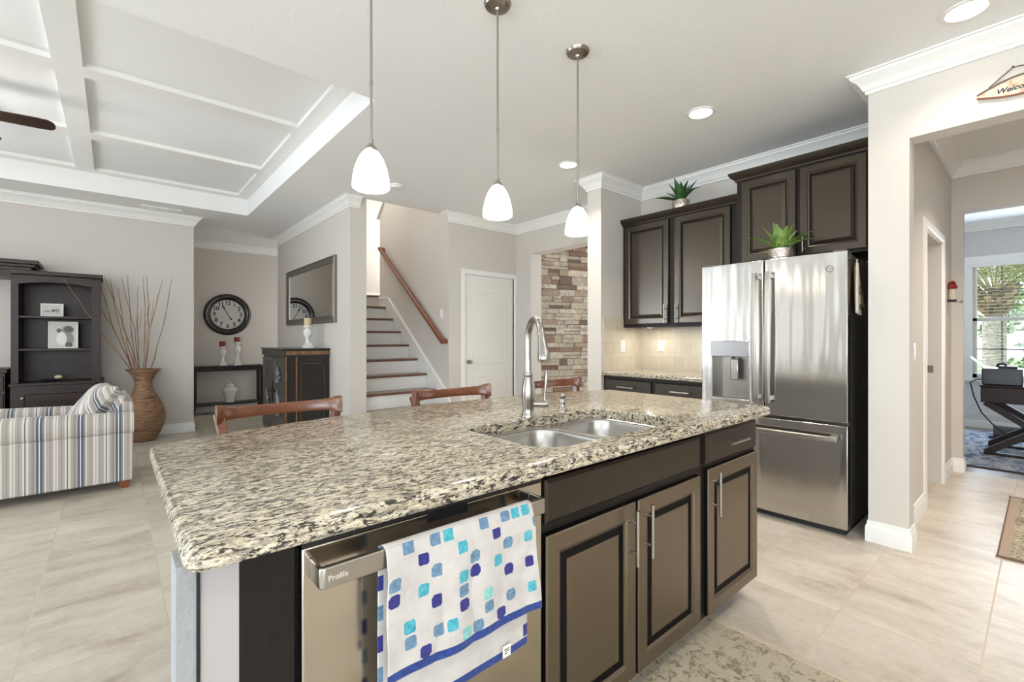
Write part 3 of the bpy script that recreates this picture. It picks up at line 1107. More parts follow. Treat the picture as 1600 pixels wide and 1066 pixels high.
def outlet(name, label, c, face, switch=False, w=.072, h=.116):
    """face: direction the plate looks to"""
    t = thing(name, label, 'light switch' if switch else 'power outlet', c)
    cx, cy, cz = c
    if face == '-x':
        f = lambda u, v, n: (cx - n, cy - u, cz + v)
    elif face == '+y':
        f = lambda u, v, n: (cx + u, cy + n, cz + v)
    else:
        f = lambda u, v, n: (cx + u, cy - n, cz + v)
    pl = MB().rings([[(x, y, d) for x, y in rrect(-w / 2 + i, w / 2 - i, -h / 2 + i, h / 2 - i, (.006,) * 4, 4)] for i, d in ((0, 0), (0, .004), (.003, .006))])
    obj('plate', pl.map(f), M['plastic'], t)
    if switch:
        k = MB().box(-.016, .016, -.033, .033, .005, .010)
        obj('rocker', k.map(f), M['white'], t)
    else:
        for s in (-1, 1):
            k = MB().rings([[(x, y, d) for x, y in rrect(-.017, .017, s * .021 - .015, s * .021 + .015, (.010,) * 4, 4)] for d in (.005, .0085)])
            so = obj('socket', k.map(f), M['white'], t)
            sl = boxes((-.008, -.006, s * .021 - .004, s * .021 + .006, .0085, .009), (.006, .008, s * .021 - .004, s * .021 + .006, .0085, .009))
            obj('slot', sl.map(f), M['rubber'], so)
    return t


outlet('power_outlet', 'white power outlet on the backsplash beneath the wall cabinet', (4.342, 2.63, 1.158), '-x')
outlet('power_outlet', 'white power outlet on the tiled side of the pantry wall', (4.004, 2.872, 1.158), '-y')
outlet('light_switch', 'white light switch on the stair wall below the handrail end', (3.25, 5.17, 1.555), '-x', True)
outlet('light_switch', 'white light switch just inside the hallway opening', (4.03, .575, 1.15), '-y', True)

# ------------------------------------------------------------------ refrigerator
XF = 3.43
FY0, FY1 = 0.80, 1.735
FM = (FY0 + FY1) / 2 + .014
t = thing('refrigerator', 'stainless french door refrigerator with water dispenser and bottom freezer', 'refrigerator', (3.85, FM, 0))
obj('case', boxes((XF + .085, 4.30, FY0 + .012, FY1 - .012, .035, 1.775)), M['dark_side'], t, bevel=.006)
obj('base_grille', boxes((XF + .05, 4.2, FY0 + .02, FY1 - .02, .0, .05)), M['rubber'], t)


def bowed(y0, y1, z0, z1, x, bow, depth, hole=None):
    """door slab with a slightly bowed front facing -x, optional rectangular hole (y0,y1,z0,z1)"""
    ysl = sorted({y0, y1} | {y0 + (y1 - y0) * i / 12 for i in range(13)} | (set(hole[:2]) if hole else set()))
    zsl = sorted({z0, z1} | (set(hole[2:]) if hole else set()))
    yc, hw = (FY0 + FY1) / 2, (FY1 - FY0) / 2
    fx = lambda y: x - bow * (1 - ((y - yc) / hw) ** 2)
    mb = MB()
    vs = {}

    def vid(y, z, b):
        k = (round(y, 5), round(z, 5), b)
        if k not in vs:
            vs[k] = len(mb.v)
            mb.v.append((x + depth if b else fx(y), y, z))
        return vs[k]
    for i in range(len(ysl) - 1):
        for j in range(len(zsl) - 1):
            ym, zm = (ysl[i] + ysl[i + 1]) / 2, (zsl[j] + zsl[j + 1]) / 2
            if hole and hole[0] < ym < hole[1] and hole[2] < zm < hole[3]:
                continue
            a, b, c, d = ysl[i], ysl[i + 1], zsl[j], zsl[j + 1]
            mb.f.append((vid(a, c, 0), vid(a, d, 0), vid(b, d, 0), vid(b, c, 0)))
            mb.f.append((vid(a, c, 1), vid(b, c, 1), vid(b, d, 1), vid(a, d, 1)))
    def wall(p, q):
        mb.f.append((vid(*p, 0), vid(*q, 0), vid(*q, 1), vid(*p, 1)))
    for i in range(len(ysl) - 1):
        wall((ysl[i], z0), (ysl[i + 1], z0))
        wall((ysl[i + 1], z1), (ysl[i], z1))
        if hole and hole[0] - 1e-6 <= ysl[i] and ysl[i + 1] <= hole[1] + 1e-6:
            wall((ysl[i + 1], hole[2]), (ysl[i], hole[2]))
            wall((ysl[i], hole[3]), (ysl[i + 1], hole[3]))
    for j in range(len(zsl) - 1):
        wall((y0, zsl[j + 1]), (y0, zsl[j]))
        wall((y1, zsl[j]), (y1, zsl[j + 1]))
        if hole and hole[2] - 1e-6 <= zsl[j] and zsl[j + 1] <= hole[3] + 1e-6:
            wall((hole[0], zsl[j]), (hole[0], zsl[j + 1]))
            wall((hole[1], zsl[j + 1]), (hole[1], zsl[j]))
    return mb


dh = (1.385, 1.648, .790, 1.112)
dl = obj('door', bowed(FM + .004, FY1, .712, 1.787, XF + .008, .008, .066, dh), M['steel'], t, bevel=.004)
dr_ = obj('door', bowed(FY0, FM - .004, .712, 1.787, XF + .008, .008, .066), M['steel'], t, bevel=.004)
fz = obj('freezer_drawer', bowed(FY0, FY1, .045, .690, XF + .008, .008, .066), M['steel'], t, bevel=.004)
xh = XF - .055
def fr_handle(y, z0, z1):
    mb = MB()
    rs = []
    for i in range(17):
        s = i / 16
        z = z0 + (z1 - z0) * s
        b = .016 * (1 - (2 * s - 1) ** 2)
        x = xh - b
        rs.append([(x - .010, y - .013, z), (x - .010, y + .013, z), (x + .012, y + .016, z), (x + .012, y - .016, z)])
    mb.rings(rs)
    for z in (z0 + .03, z1 - .03):
        mb.box(xh - .004, XF + .006, y - .012, y + .012, z - .016, z + .016)
    return mb
obj('handle', fr_handle(FM + .045, .80, 1.700), M['nickel'], dl, bevel=.003)
obj('handle', fr_handle(FM - .040, .80, 1.700), M['nickel'], dr_, bevel=.003)
hz = MB()
rs = []
for i in range(17):
    s = i / 16
    y = .845 + (1.69 - .845) * s
    x = xh - .016 * (1 - (2 * s - 1) ** 2)
    rs.append([(x - .010, y, .598), (x - .010, y, .624), (x + .012, y, .627), (x + .012, y, .595)])
hz.rings(rs)
for y in (.875, 1.66):
    hz.box(xh - .004, XF + .006, y - .016, y + .016, .599, .623)
obj('handle', hz, M['nickel'], fz, bevel=.003)
# dispenser
M['disp'] = steel_mat('dispenser_recess_steel', rgb(150, 146, 140), .3, .05)
M['disp_panel'] = plain('dispenser_panel', rgb(160, 160, 162), .2, .9)
obj('dispenser_recess', boxes((XF + .066, XF + .072, 1.380, 1.653, .785, 1.117), (XF - .002, XF + .066, 1.380, 1.386, .785, 1.117), (XF - .002, XF + .066, 1.647, 1.653, .785, 1.117)), M['disp'], dl)
obj('control_panel', boxes((XF - .014, XF + .060, 1.381, 1.652, 1.106, 1.222)), M['disp_panel'], dl, bevel=.004)
obj('drip_tray', boxes((XF - .012, XF + .066, 1.381, 1.652, .775, .800)), M['nickel'], dl, bevel=.004)
obj('paddle', boxes((XF + .006, XF + .022, 1.462, 1.520, .935, 1.090)), M['chrome'], dl, bevel=.006)
obj('nozzle', MB().cyl((XF + .020, 1.50, 1.108), (XF + .020, 1.50, 1.085), .012), M['black'], dl)
lb_ = MB().tube([(XF - .0035, .894 + .019 * math.cos(a), 1.681 + .019 * math.sin(a)) for a in [2 * PI * i / 28 for i in range(28)]], .0016, 6, closed=True)
em = text_mb('GE', .017, .0006, .25).map(lambda x, y, z: (XF - .0035 - z, .894 - x, 1.681 + y))
obj('emblem', lb_.join(em), M['chrome'], dr_, fix=False)
for y in (FY0 + .05, FY1 - .05):
    obj('hinge_cover', boxes((XF + .03, XF + .16, y - .035, y + .035, 1.776, 1.800)), M['dark_side'], t, bevel=.006)

# cloths hanging on the fridge side
M['cloth_beige'] = paint('beige_cloth', rgb(196, 180, 156), .95, .4, 300)
M['cloth_cream'] = paint('cream_cloth', rgb(216, 206, 188), .95, .4, 300)
M['cloth_print'] = paint('dark_print', rgb(92, 80, 66), .95, .3, 300)
M['hook'] = plain('dark_metal_hook', rgb(74, 62, 50), .4, .6)
def cloth(y, x0, x1, z0, z1, amp, ph):
    return MB().grid(14, 24, lambda a, b: (x0 + (x1 - x0) * (.30 + .70 * b) * a + (.02 * (1 - b)), y - .012 - abs(amp * math.sin(5 * a + ph)) * (.3 + .7 * b) - .003, z1 + (z0 - z1) * b - .015 * a * b))
tag(obj('magnetic_hook', MB().box(3.515, 3.560, .795, .812, 1.735, 1.765).tube([(3.535, .797, 1.745), (3.535, .782, 1.735), (3.535, .775, 1.712), (3.535, .783, 1.700)], .004, 8), M['hook']), 'dark metal hook stuck high on the refrigerator side', 'hook')
t = thing('oven_mitt', 'cream pot holder with dark printed patches hanging on the fridge side', 'pot holder', (3.55, .78, 1.4))
obj('cloth', cloth(.792, 3.505, 3.600, 1.40, 1.715, .010, .4), M['cloth_cream'], t, solid=.010, fix=False)
obj('loop', MB().tube([(3.535, .776, 1.715), (3.530, .774, 1.735), (3.540, .774, 1.738), (3.538, .776, 1.712)], .003, 6), M['cloth_cream'], t)
obj('printed_patch', boxes((3.545, 3.580, .7575, .7620, 1.515, 1.575), (3.548, 3.578, .7575, .762, 1.420, 1.455)), M['cloth_print'], t)
tag(obj('kitchen_towel', cloth(.806, 3.53, 3.80, 1.455, 1.70, .010, 1.2), M['cloth_beige'], solid=.006, fix=False), 'beige kitchen towel hanging behind the pot holder on the fridge side', 'towel')

# ------------------------------------------------------------------ potted agave plants
def leaf_mat(name, a, b, c):
    m = NT(name)
    v = m.co((1, 1, 1))
    col = m.ramp(m.noise(v, 16, 3, .5), [(.3, a), (.55, b), (.75, c)])
    m.p(Base_Color=col, Roughness=.45, Subsurface_Weight=.0)
    return m.m


M['leaf_dark'] = leaf_mat('agave_dark', rgb(34, 66, 36), rgb(52, 92, 48), rgb(84, 120, 66))
M['leaf_light'] = leaf_mat('agave_light', rgb(70, 104, 44), rgb(112, 142, 66), rgb(158, 172, 96))


def pot_mat():
    m = NT('hammered_silver_pot')
    v = m.co()
    m.p(Base_Color=m.ramp(m.noise(v, 30, 4, .6), [(.35, rgb(150, 138, 124)), (.65, rgb(214, 206, 194))]), Metallic=.75, Roughness=.32)
    m.bump(m.n('TexVoronoi', {'Vector': v, 'Scale': 70.0}).outputs[0], .5, .004)
    return m.m


M['pot'] = pot_mat()


def agave(label, loc, rpot, hpot, leaves, mat):
    t = thing('potted_agave', label, 'potted plant', loc)
    x, y, z = loc
    obj('pot', MB().lathe([(0, 0), (rpot * .86, 0), (rpot * .95, .01), (rpot, hpot * .6), (rpot * .98, hpot), (rpot * .90, hpot), (rpot * .88, hpot - .015), (0, hpot - .015)], 32, loc), M['pot'], t)
    obj('soil', MB().lathe([(0, hpot - .010), (rpot * .88, hpot - .012)], 20, loc, cap=False), M['soil'], t, fix=False)
    for az, tilt, L, w, curl in leaves:
        d = Vector((math.cos(az), math.sin(az), 0))
        n = 10
        side = Vector((-d.y, d.x, 0))
        rs = []
        p = Vector((x, y, z + hpot - .012)) + d * .012
        ang = tilt
        for i in range(n + 1):
            s = i / n
            ww = w * (math.sin(PI * (0.16 + .84 * s) ** .8) if s < 1 else .02) * .55 + .001
            up = Vector((0, 0, 1)) * math.sin(ang + PI / 2) + d * math.cos(ang + PI / 2)
            th = .004 * (1 - s) + .001
            rs.append([p - side * ww + up * ww * .35, p - up * th, p + side * ww + up * ww * .35, p + up * th * .5])
            p = p + (d * math.cos(ang) + Vector((0, 0, 1)) * math.sin(ang)) * (L / n)
            ang -= curl / n
        mb = MB().rings([[tuple(q) for q in r] for r in rs])
        obj('leaf', mb, mat, t, angle=70)
    return t


lv1 = [(PI / 2 + .35, .45, .20, .050, .35), (PI / 2 - .1, .85, .17, .045, .3), (PI - .2, 1.25, .19, .05, .1), (-PI / 2, 1.35, .17, .045, .2), (-.5, 1.2, .17, .04, .2),
       (-PI / 2 - .5, .55, .25, .028, .9), (PI + .5, .9, .17, .045, .3), (0.6, 1.0, .16, .04, .2), (-PI / 2 + .3, 1.0, .19, .04, .1), (2.3, 1.1, .17, .045, .1)]
agave('dark green agave in a silver pot on top of the wall cabinet', (4.10, 2.275, 2.452), .082, .10, [(a, b, L * 1.22, w * 1.55, c) for a, b, L, w, c in lv1], M['leaf_dark'])
lv2 = [(PI / 2 + .3, .75, .21, .05, .45), (PI / 2 - .4, .35, .17, .03, .5), (PI, 1.25, .18, .06, .1), (PI - .6, 1.35, .19, .055, .0), (-PI / 2 + .2, .75, .20, .05, .4),
       (-PI / 2 - .3, .45, .22, .035, .6), (PI + .7, 1.1, .17, .05, .2), (.4, 1.2, .18, .045, .1), (-.6, 1.0, .18, .045, .2), (-PI / 2 - .1, 1.2, .18, .05, .1), (2.0, 1.1, .19, .05, .1)]
agave('light green agave in a silver pot on top of the refrigerator', (3.60, 1.235, 1.787), .078, .088, [(a, b, L * 1.08, w * 1.45, c) for a, b, L, w, c in lv2], M['leaf_light'])

# ------------------------------------------------------------------ ceiling fittings
def pendant(x, y, label):
    t = thing('pendant_light', label, 'pendant light', (x, y, 1.822), 0, 'pendant lights over the island')
    z0 = 1.822
    obj('shade', MB().lathe([(.064, 0), (.0705, .004), (.0715, .012), (.0685, .045), (.0600, .085), (.0470, .118), (.0330, .140), (.0240, .150), (.0200, .150), (.044, .115), (.064, .045), (.066, .008), (.060, .002)], 40, (x, y, z0), cap=False), M['shade'], t, angle=60, fix=False)
    obj('cap', MB().lathe([(0, .136), (.026, .146), (.027, .153), (.018, .166), (.009, .174), (.008, .192), (0, .192)], 28, (x, y, z0)), M['nickel'], t)
    obj('rod', MB().cyl((x, y, z0 + .19), (x, y, HC - .02), .0052, n=14), M['nickel'], t)
    obj('coupling', MB().cyl((x, y, HC - .62), (x, y, HC - .60), .0068, n=14), M['nickel'], t)
    obj('canopy', MB().lathe([(0, -.038), (.012, -.036), (.016, -.026), (.040, -.024), (.048, -.018), (.058, -.016), (.064, -.006), (.066, 0), (0, 0)], 40, (x, y, HC)), M['bronze'], t)
    l = bpy.data.lights.new('pendant_bulb', 'POINT')
    l.energy = 9
    l.color = (1, .95, .88)
    l.shadow_soft_size = .05
    lo = bpy.data.objects.new('pendant_bulb', l)
    COL.objects.link(lo)
    lo.location = (0, 0, .06)
    lo.parent = t


pendant(0.760, 1.720, 'white glass pendant light whose canopy is out of sight above, over the vase end')
pendant(1.397, 1.722, 'white glass pendant light hanging in front of the closet door wall')
pendant(1.968, 1.714, 'white glass pendant light hanging in front of the entry opening')

M['can'] = emit('downlight_lens', (1, .95, .86, 1), 14)


def downlight(x, y, label, e=10, c=(1, .92, .82)):
    t = thing('recessed_light', label, 'ceiling light', (x, y, HC - .006), 0, 'recessed ceiling lights')
    obj('trim_ring', MB().lathe([(.074, -.001), (.078, -.006), (.094, -.004), (.096, .002), (.074, .002), (.074, -.001)], 36, (x, y, HC - .003), cap=False), M['plastic'], t)
    obj('lens', MB().lathe([(0, -.003), (.06, -.003), (.075, -.001)], 36, (x, y, HC - .003), cap=False), M['can'], t, fix=False)
    l = bpy.data.lights.new('downlight_beam', 'AREA')
    l.shape = 'DISK'
    l.size = .15
    l.energy = e
    l.color = c
    l.spread = math.radians(115)
    lo = bpy.data.objects.new('downlight_beam', l)
    COL.objects.link(lo)
    lo.location = (0, 0, -.012)
    lo.parent = t


downlight(3.166, 1.606, 'round recessed ceiling light in front of the refrigerator cabinets')
downlight(3.183, 2.886, 'small round recessed ceiling light near the pantry wall end')
downlight(3.157, 0.253, 'bright round recessed ceiling light near the hallway opening crown', 3.5)

# unseen cans added to brighten the kitchen floor, island front and hall walls
M['added_hall_can'] = emit('added_hall_lens', (1, .82, .62, 1), 10)
for cx_, cy_, lb_, e_ in ((1.55, -.45, 'added recessed light brightening the kitchen floor behind the viewer', 9), (-.3, -.45, 'added recessed light brightening the floor behind the dishwasher side', 5), (4.75, -.35, 'added warm recessed light brightening the hallway, out of sight above the runner', 24)):
    downlight(cx_, cy_, lb_, e_, (1, .82, .66) if cx_ > 4 else (1, .92, .82))
t = thing('smoke_detector', 'small round white smoke detector on the ceiling near the stairs', 'smoke detector', (2.25, 4.46, HC - .035))
obj('base', MB().lathe([(0, -.012), (.07, -.012), (.072, 0), (0, 0)], 32, (2.25, 4.46, HC)), M['plastic'], t)
obj('dome', MB().lathe([(0, -.038), (.03, -.037), (.052, -.030), (.058, -.012), (0, -.012)], 32, (2.25, 4.46, HC)), M['plastic'], t)
t = thing('ceiling_vent', 'slotted white air vent in the ceiling over the branch vase', 'air vent', (.45, 7.17, HC - .012))
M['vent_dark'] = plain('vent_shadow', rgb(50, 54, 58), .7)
obj('frame', boxes((.25, .65, 7.10, 7.125, HC - .012, HC), (.25, .65, 7.215, 7.24, HC - .012, HC), (.25, .275, 7.125, 7.215, HC - .012, HC), (.625, .65, 7.125, 7.215, HC - .012, HC)), M['plastic'], t)
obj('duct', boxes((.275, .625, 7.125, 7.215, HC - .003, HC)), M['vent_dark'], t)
vm = MB()
for k in range(4):
    yy = 7.138 + k * .022
    vm.bar((.275, yy, HC - .007), (.625, yy, HC - .007), .008, .002, (0, .5, 1))
obj('louvers', vm, M['plastic'], t)

# ceiling fan under the tray, one blade in view
t = thing('ceiling_fan', 'dark wooden ceiling fan hanging from the coffered ceiling', 'ceiling fan', (-1.0, 4.98, 2.85))
fx, fy = -1.0, 4.98
obj('downrod', MB().cyl((fx, fy, 2.92), (fx, fy, 3.09), .014), M['bronze'], t)
obj('mount', MB().lathe([(0, -.06), (.03, -.06), (.075, -.01), (.075, 0), (0, 0)], 28, (fx, fy, 3.09)), M['bronze'], t)
obj('motor', MB().lathe([(0, -.09), (.06, -.085), (.12, -.05), (.13, 0), (.11, .05), (.04, .075), (0, .075)], 32, (fx, fy, 2.86)), M['bronze'], t)
obj('light_bowl', MB().lathe([(0, -.165), (.05, -.160), (.095, -.135), (.115, -.095), (.10, -.085), (0, -.085)], 32, (fx, fy, 2.86)), M['shade'], t)
fl_ = bpy.data.lights.new('fan_bulb', 'POINT')
fl_.energy = 11
fl_.color = (1, .96, .90)
fl_.shadow_soft_size = .09
flo = bpy.data.objects.new('fan_bulb', fl_)
COL.objects.link(flo)
flo.location = (0, 0, -.30)
flo.parent = t
M['blade'] = wood_mat('fan_blade_wood', rgb(40, 25, 18), rgb(58, 38, 28), (1, 4, 4), .4)
for k in range(5):
    a = -.10 + 2 * PI * k / 5
    c, s = math.cos(a), math.sin(a)
    pl = [(.16, -.045), (.22, -.058), (.58, -.066), (.64, -.060), (.665, -.035), (.672, 0), (.665, .035), (.64, .060), (.58, .066), (.22, .058), (.16, .045)]
    bl = MB().prism(pl, lambda u, v, q: (fx + u * c - v * s, fy + u * s + v * c, 2.845 + q - v * .22), 0, .008)
    b = obj('blade', bl, M['blade'], t)
    obj('blade_iron', MB().bar((fx + .10 * c, fy + .10 * s, 2.852), (fx + .24 * c, fy + .24 * s, 2.856), .03, .005), M['bronze'], b)

# ------------------------------------------------------------------ stairs, handrail, closet door
t = thing('staircase', 'stairs with dark wood treads and white risers beside the mirror wall', 'staircase', (2.73, 6.0, 0))
RISE, RUN, Y1 = .1935, .2485, 5.255     # front edge of the third tread
for k in range(1, 10):
    zt = RISE * k - .008
    yf = Y1 + RUN * (k - 3)
    xr = 3.228
    xl = 2.222 if yf + .02 > 5.15 else 2.18
    obj('tread', boxes((2.222, xr, max(yf, 5.152), yf + RUN + .02, zt - .030, zt)) if yf > 5.1 else boxes((xl, xr, yf, yf + RUN + .02, zt - .030, zt)), M['tread'], t, bevel=.006)
    obj('riser', boxes((2.222 if yf > 5.1 else 2.20, xr - .001, yf + .026, yf + .040, zt - RISE, zt - .030)), M['white'], t)
zl = RISE * 10
obj('landing', MB().prism([(2.222, 7.42), (3.30, 7.03), (4.4, 7.03), (4.4, 8.055), (2.222, 8.055)], lambda u, v, a: (u, v, a), zl - .030, zl), M['tread'], t, bevel=.005)
obj('landing_face', MB().prism([(2.222, 7.445), (3.248, 7.06), (3.248, 7.075), (2.222, 7.46)], lambda u, v, a: (u, v, a), RISE * 9, zl - .03), M['wall'], t)
obj('landing_skirting', boxes((2.222, 4.4, 8.04, 8.058, zl, zl + .14)), M['white'], t)
sk = MB().prism([(4.86, .28), (5.0, .52), (6.70, 1.865), (7.0, 1.90), (7.0, 1.60), (5.0, .10), (4.86, .10)], lambda u, v, a: (a, u, v), 3.228, 3.249)
obj('skirt_board', sk, M['white'], t)
ck = MB().bar((3.234, 4.99, .500), (3.234, 6.71, 1.860), .034, .050).bar((3.234, 6.69, 1.868), (3.234, 7.0, 1.885), .034, .045)
obj('skirt_cap', ck, M['white'], t)

t = thing('handrail', 'reddish wood handrail slanting up the stair wall', 'handrail', (3.19, 6.0, 1.9))
p0, p1 = Vector((3.185, 5.03, 1.19)), Vector((3.185, 6.86, 2.645))
prof = [(-.028, -.022), (.028, -.022), (.033, .0), (.030, .020), (.015, .030), (-.015, .030), (-.030, .020), (-.033, 0)]
d = (p1 - p0).normalized()
s_ = Vector((1, 0, 0))
u_ = s_.cross(d)
if u_.z < 0:
    u_ = -u_
obj('rail', MB().rings([[tuple(p + s_ * a + u_ * b) for a, b in prof] for p in (p0, p1)]), M['oak'], t, bevel=.003)
obj('rail_end', MB().rings([[tuple(p + u_ * b - Vector((0, 1, 0)) * 0 + d * a) for a, b in prof] for p in (p0 + d * .02 + s_ * -.03, p0 + d * .02 + s_ * .06)]), M['oak'], t, bevel=.003)
obj('rail_end', MB().rings([[tuple(p + u_ * b + d * a) for a, b in prof] for p in (p1 + s_ * -.03, p1 + s_ * .06)]), M['oak'], t, bevel=.003)
for q in (.25, .75):
    p = p0.lerp(p1, q)
    obj('bracket', MB().tube([p + Vector((.064, 0, -.07)), p + Vector((.02, 0, -.07)), p + Vector((0, 0, -.02))], .007, 10), M['nickel'], t)

# closet door
dw, dhh = .841, 2.075
dm = front(panel(dw, dhh, [(0, 0), (0, .018), (.002, .020), (.02, .020)]), (3.512, 5.035, .008), '-y')
d1 = struct('door_1', dm, M['door'])
pu = [(0, 0), (.014, -.004), (.022, -.010), (.034, -.010), (.050, -.001), (.056, .0)]
f1 = panel(.60, .985, [(i, .0005 + q + .0) for i, q in pu], arch=.055)
PY = 5.0145
def door_field(w, h, x, z, arch):
    rs = panel(w, h, [(0, .0), (0, .001), (.012, .006), (.020, .006), (.034, .001), (.046, .001), (.060, .005)], arch=arch, k=20)
    return front(rs, (x, PY, z), '-y')
struct('panel', door_field(.60, 1.0, 3.634, .885, .05), M['door'], parent=d1, angle=20)
struct('panel', door_field(.60, .56, 3.634, .180, 0), M['door'], parent=d1, angle=20)
kb = MB().lathe([(.0, 0), (.030, 0), (.030, .004), (.012, .008), (.011, .026), (.024, .034), (.029, .046), (.026, .058), (.012, .065), (0, .066)], 28)
struct('knob', kb.map(lambda x, y, z: (3.574 + x, 5.015 - z, .925 + y)), M['nickel'], parent=d1)
for z in (.25, 1.10, 1.85):
    struct('hinge', boxes((4.349, 4.356, 5.008, 5.016, z - .045, z + .045)), M['nickel'], parent=d1)
CAS = [(0, 0), (.004, .010), (.012, .016), (.030, .016), (.052, .011), (.066, .009), (.070, 0)]
def casing(name, x0, x1, z1, y):
    mb = MB()
    for p, q in zip(CAS, CAS[1:]):
        a = [(x0 - p[0], 0), (x0 - p[0], z1 + p[0]), (x1 + p[0], z1 + p[0]), (x1 + p[0], 0)]
        b = [(x0 - q[0], 0), (x0 - q[0], z1 + q[0]), (x1 + q[0], z1 + q[0]), (x1 + q[0], 0)]
        for i in range(3):
            mb.poly([(a[i][0], y - p[1], a[i][1]), (a[i + 1][0], y - p[1], a[i + 1][1]), (b[i + 1][0], y - q[1], b[i + 1][1]), (b[i][0], y - q[1], b[i][1])])
    mb.box(x0, x0 + .004, y, y + .05, 0, z1)
    mb.box(x1 - .004, x1, y, y + .05, 0, z1)
    mb.box(x0, x1, y, y + .05, z1 - .004, z1)
    return struct(name, mb, M['white'], fix=False, angle=20)
casing('trim_8', 3.508, 4.357, 2.087, 5.0)
casing('trim_9', 2.34, 3.15, 2.07, 9.14)
struct('door_2', front(panel(.80, 2.06, [(0, 0), (0, .01)]), (2.345, 9.14, .005), '-y'), M['door'])
casing('trim_10', 4.48, 5.34, 2.05, .575)
struct('trim_11', boxes((5.322, 5.340, .578, .712, 0, 2.05), (4.48, 4.498, .578, .712, 0, 2.05), (4.48, 5.34, .578, .712, 2.032, 2.05)), M['wall'])
tag(obj('strike_plate', boxes((5.3195, 5.322, .628, .668, .945, 1.005)), M['bronze']), 'small dark strike plate on the far jamb of the hall doorway', 'strike plate')

# ------------------------------------------------------------------ stone veneer wall seen through the entry opening
def stone_mat():
    m = NT('ledge_stone')
    g = m.n('NewGeometry')
    rnd = g.outputs['Random Per Island']
    col = m.ramp(rnd, [(0.0, rgb(216, 203, 184)), (.34, rgb(232, 222, 206)), (.62, rgb(212, 200, 184)), (.76, rgb(196, 174, 154)), (.84, rgb(172, 146, 128)),
                       (.90, rgb(132, 112, 100)), (.95, rgb(156, 124, 106))], 'CONSTANT')
    v = m.co()
    n1 = m.noise(v, 22, 5, .65)
    col = m.mix(m.ramp(n1, [(.35, (.45, .45, .45, 1)), (.62, (0, 0, 0, 1))]), col, rgb(120, 106, 94))
    m.p(Base_Color=col, Roughness=.9)
    m.bump(m.noise(v, 34, 6, .7), .9, .02)
    return m.m


def stone_wall():
    r = random.Random(11)
    mb = MB()
    L, H = 2.6, 2.78
    z = 0.0
    while z < H:
        h = r.choice([.05, .07, .07, .10, .10, .13])
        x = -r.random() * .2
        while x < L:
            w = r.uniform(.10, .42) if h < .09 else r.uniform(.12, .30)
            split = h >= .10 and r.random() < .30
            for zz, hh in (((z, h * .5), (z + h * .5, h * .5)) if split else ((z, h),)):
                dp_ = r.uniform(.012, .05)
                g = .0018
                j = lambda: r.uniform(-.004, .004)
                a = [(x + g, 0, zz + g), (x + w - g, 0, zz + g), (x + w - g, 0, zz + hh - g), (x + g, 0, zz + hh - g)]
                b = [(x + g + j(), dp_ + j(), zz + g + abs(j())), (x + w - g + j(), dp_ + j(), zz + g + abs(j())), (x + w - g + j(), dp_ + j(), zz + hh - g - abs(j())), (x + g + j(), dp_ + j(), zz + hh - g - abs(j()))]
                mb.rings([a, b])
            x += w
        z += h
    return mb, L, H


sm, SL, SH = stone_wall()
an = math.radians(-20)
ca, sa = math.cos(an), math.sin(an)
ox, oy = 4.62, 5.07
struct('wall_stone', sm.map(lambda x, y, z: (ox + x * ca + y * sa, oy + x * sa - y * ca, z)), stone_mat(), angle=20)
struct('wall_entry_back', MB().prism([(ox - .3 * ca, oy - .3 * sa), (ox + SL * ca, oy + SL * sa), (ox + SL * ca - .12 * sa, oy + SL * sa + .12 * ca), (ox - .3 * ca - .12 * sa, oy - .3 * sa + .12 * ca)],
                                    lambda u, v, a: (u, v, a), 0, HC), M['wall'])
struct('wall_entry_side', boxes((7.1, 7.22, 3.0, 4.6, 0, HC)), M['wall'])
struct('floor_entry', boxes((6.0, 7.3, 1.7, 5.3, -.12, 0)), M['floor'])

# ------------------------------------------------------------------ alcove: clock, console table, ginger jar, candlesticks
t = thing('wall_clock', 'big round black wall clock over the console table', 'clock', (1.475, 9.13, 1.645))
CX, CZ, CY = 1.475, 1.645, 9.14
M['clock_face'] = plain('clock_face', rgb(196, 194, 188), .35)
M['clock_black'] = plain('clock_black', rgb(26, 23, 22), .3, coat=.4)
fl = lambda x, y, z: (CX + x, CY - z, CZ + y)
obj('rim', MB().lathe([(.0, 0), (.345, 0), (.352, .012), (.345, .034), (.315, .050), (.285, .046), (.262, .030), (.250, .026), (.247, .018), (.0, .018)], 64).map(fl), M['clock_black'], t, angle=50)
obj('face', MB().lathe([(0, .020), (.246, .020)], 64, cap=False).map(fl), M['clock_face'], t, fix=False)
for k in range(1, 13):
    a = PI / 2 - k * PI / 6
    obj('numeral', text_mb(str(k), .098, .0004, bold=.0022).map(lambda x, y, z: fl(x * .92 + .196 * math.cos(a), y + .196 * math.sin(a), .0215 + z)), M['rubber'], t, fix=False)
def hand(ang, L, w):
    c, s = math.cos(ang), math.sin(ang)
    pl = [(-.03, -w * .4), (L * .55, -w * .5), (L * .66, -w * 1.6), (L * .80, -w * 1.1), (L, 0), (L * .80, w * 1.1), (L * .66, w * 1.6), (L * .55, w * .5), (-.03, w * .4)]
    return MB().prism(pl, lambda u, v, q: fl(u * c - v * s, u * s + v * c, q), .024, .026)
obj('minute_hand', hand(PI / 2 + math.radians(27), .19, .009), M['rubber'], t)
obj('hour_hand', hand(PI / 2 - math.radians(148), .115, .009), M['rubber'], t)

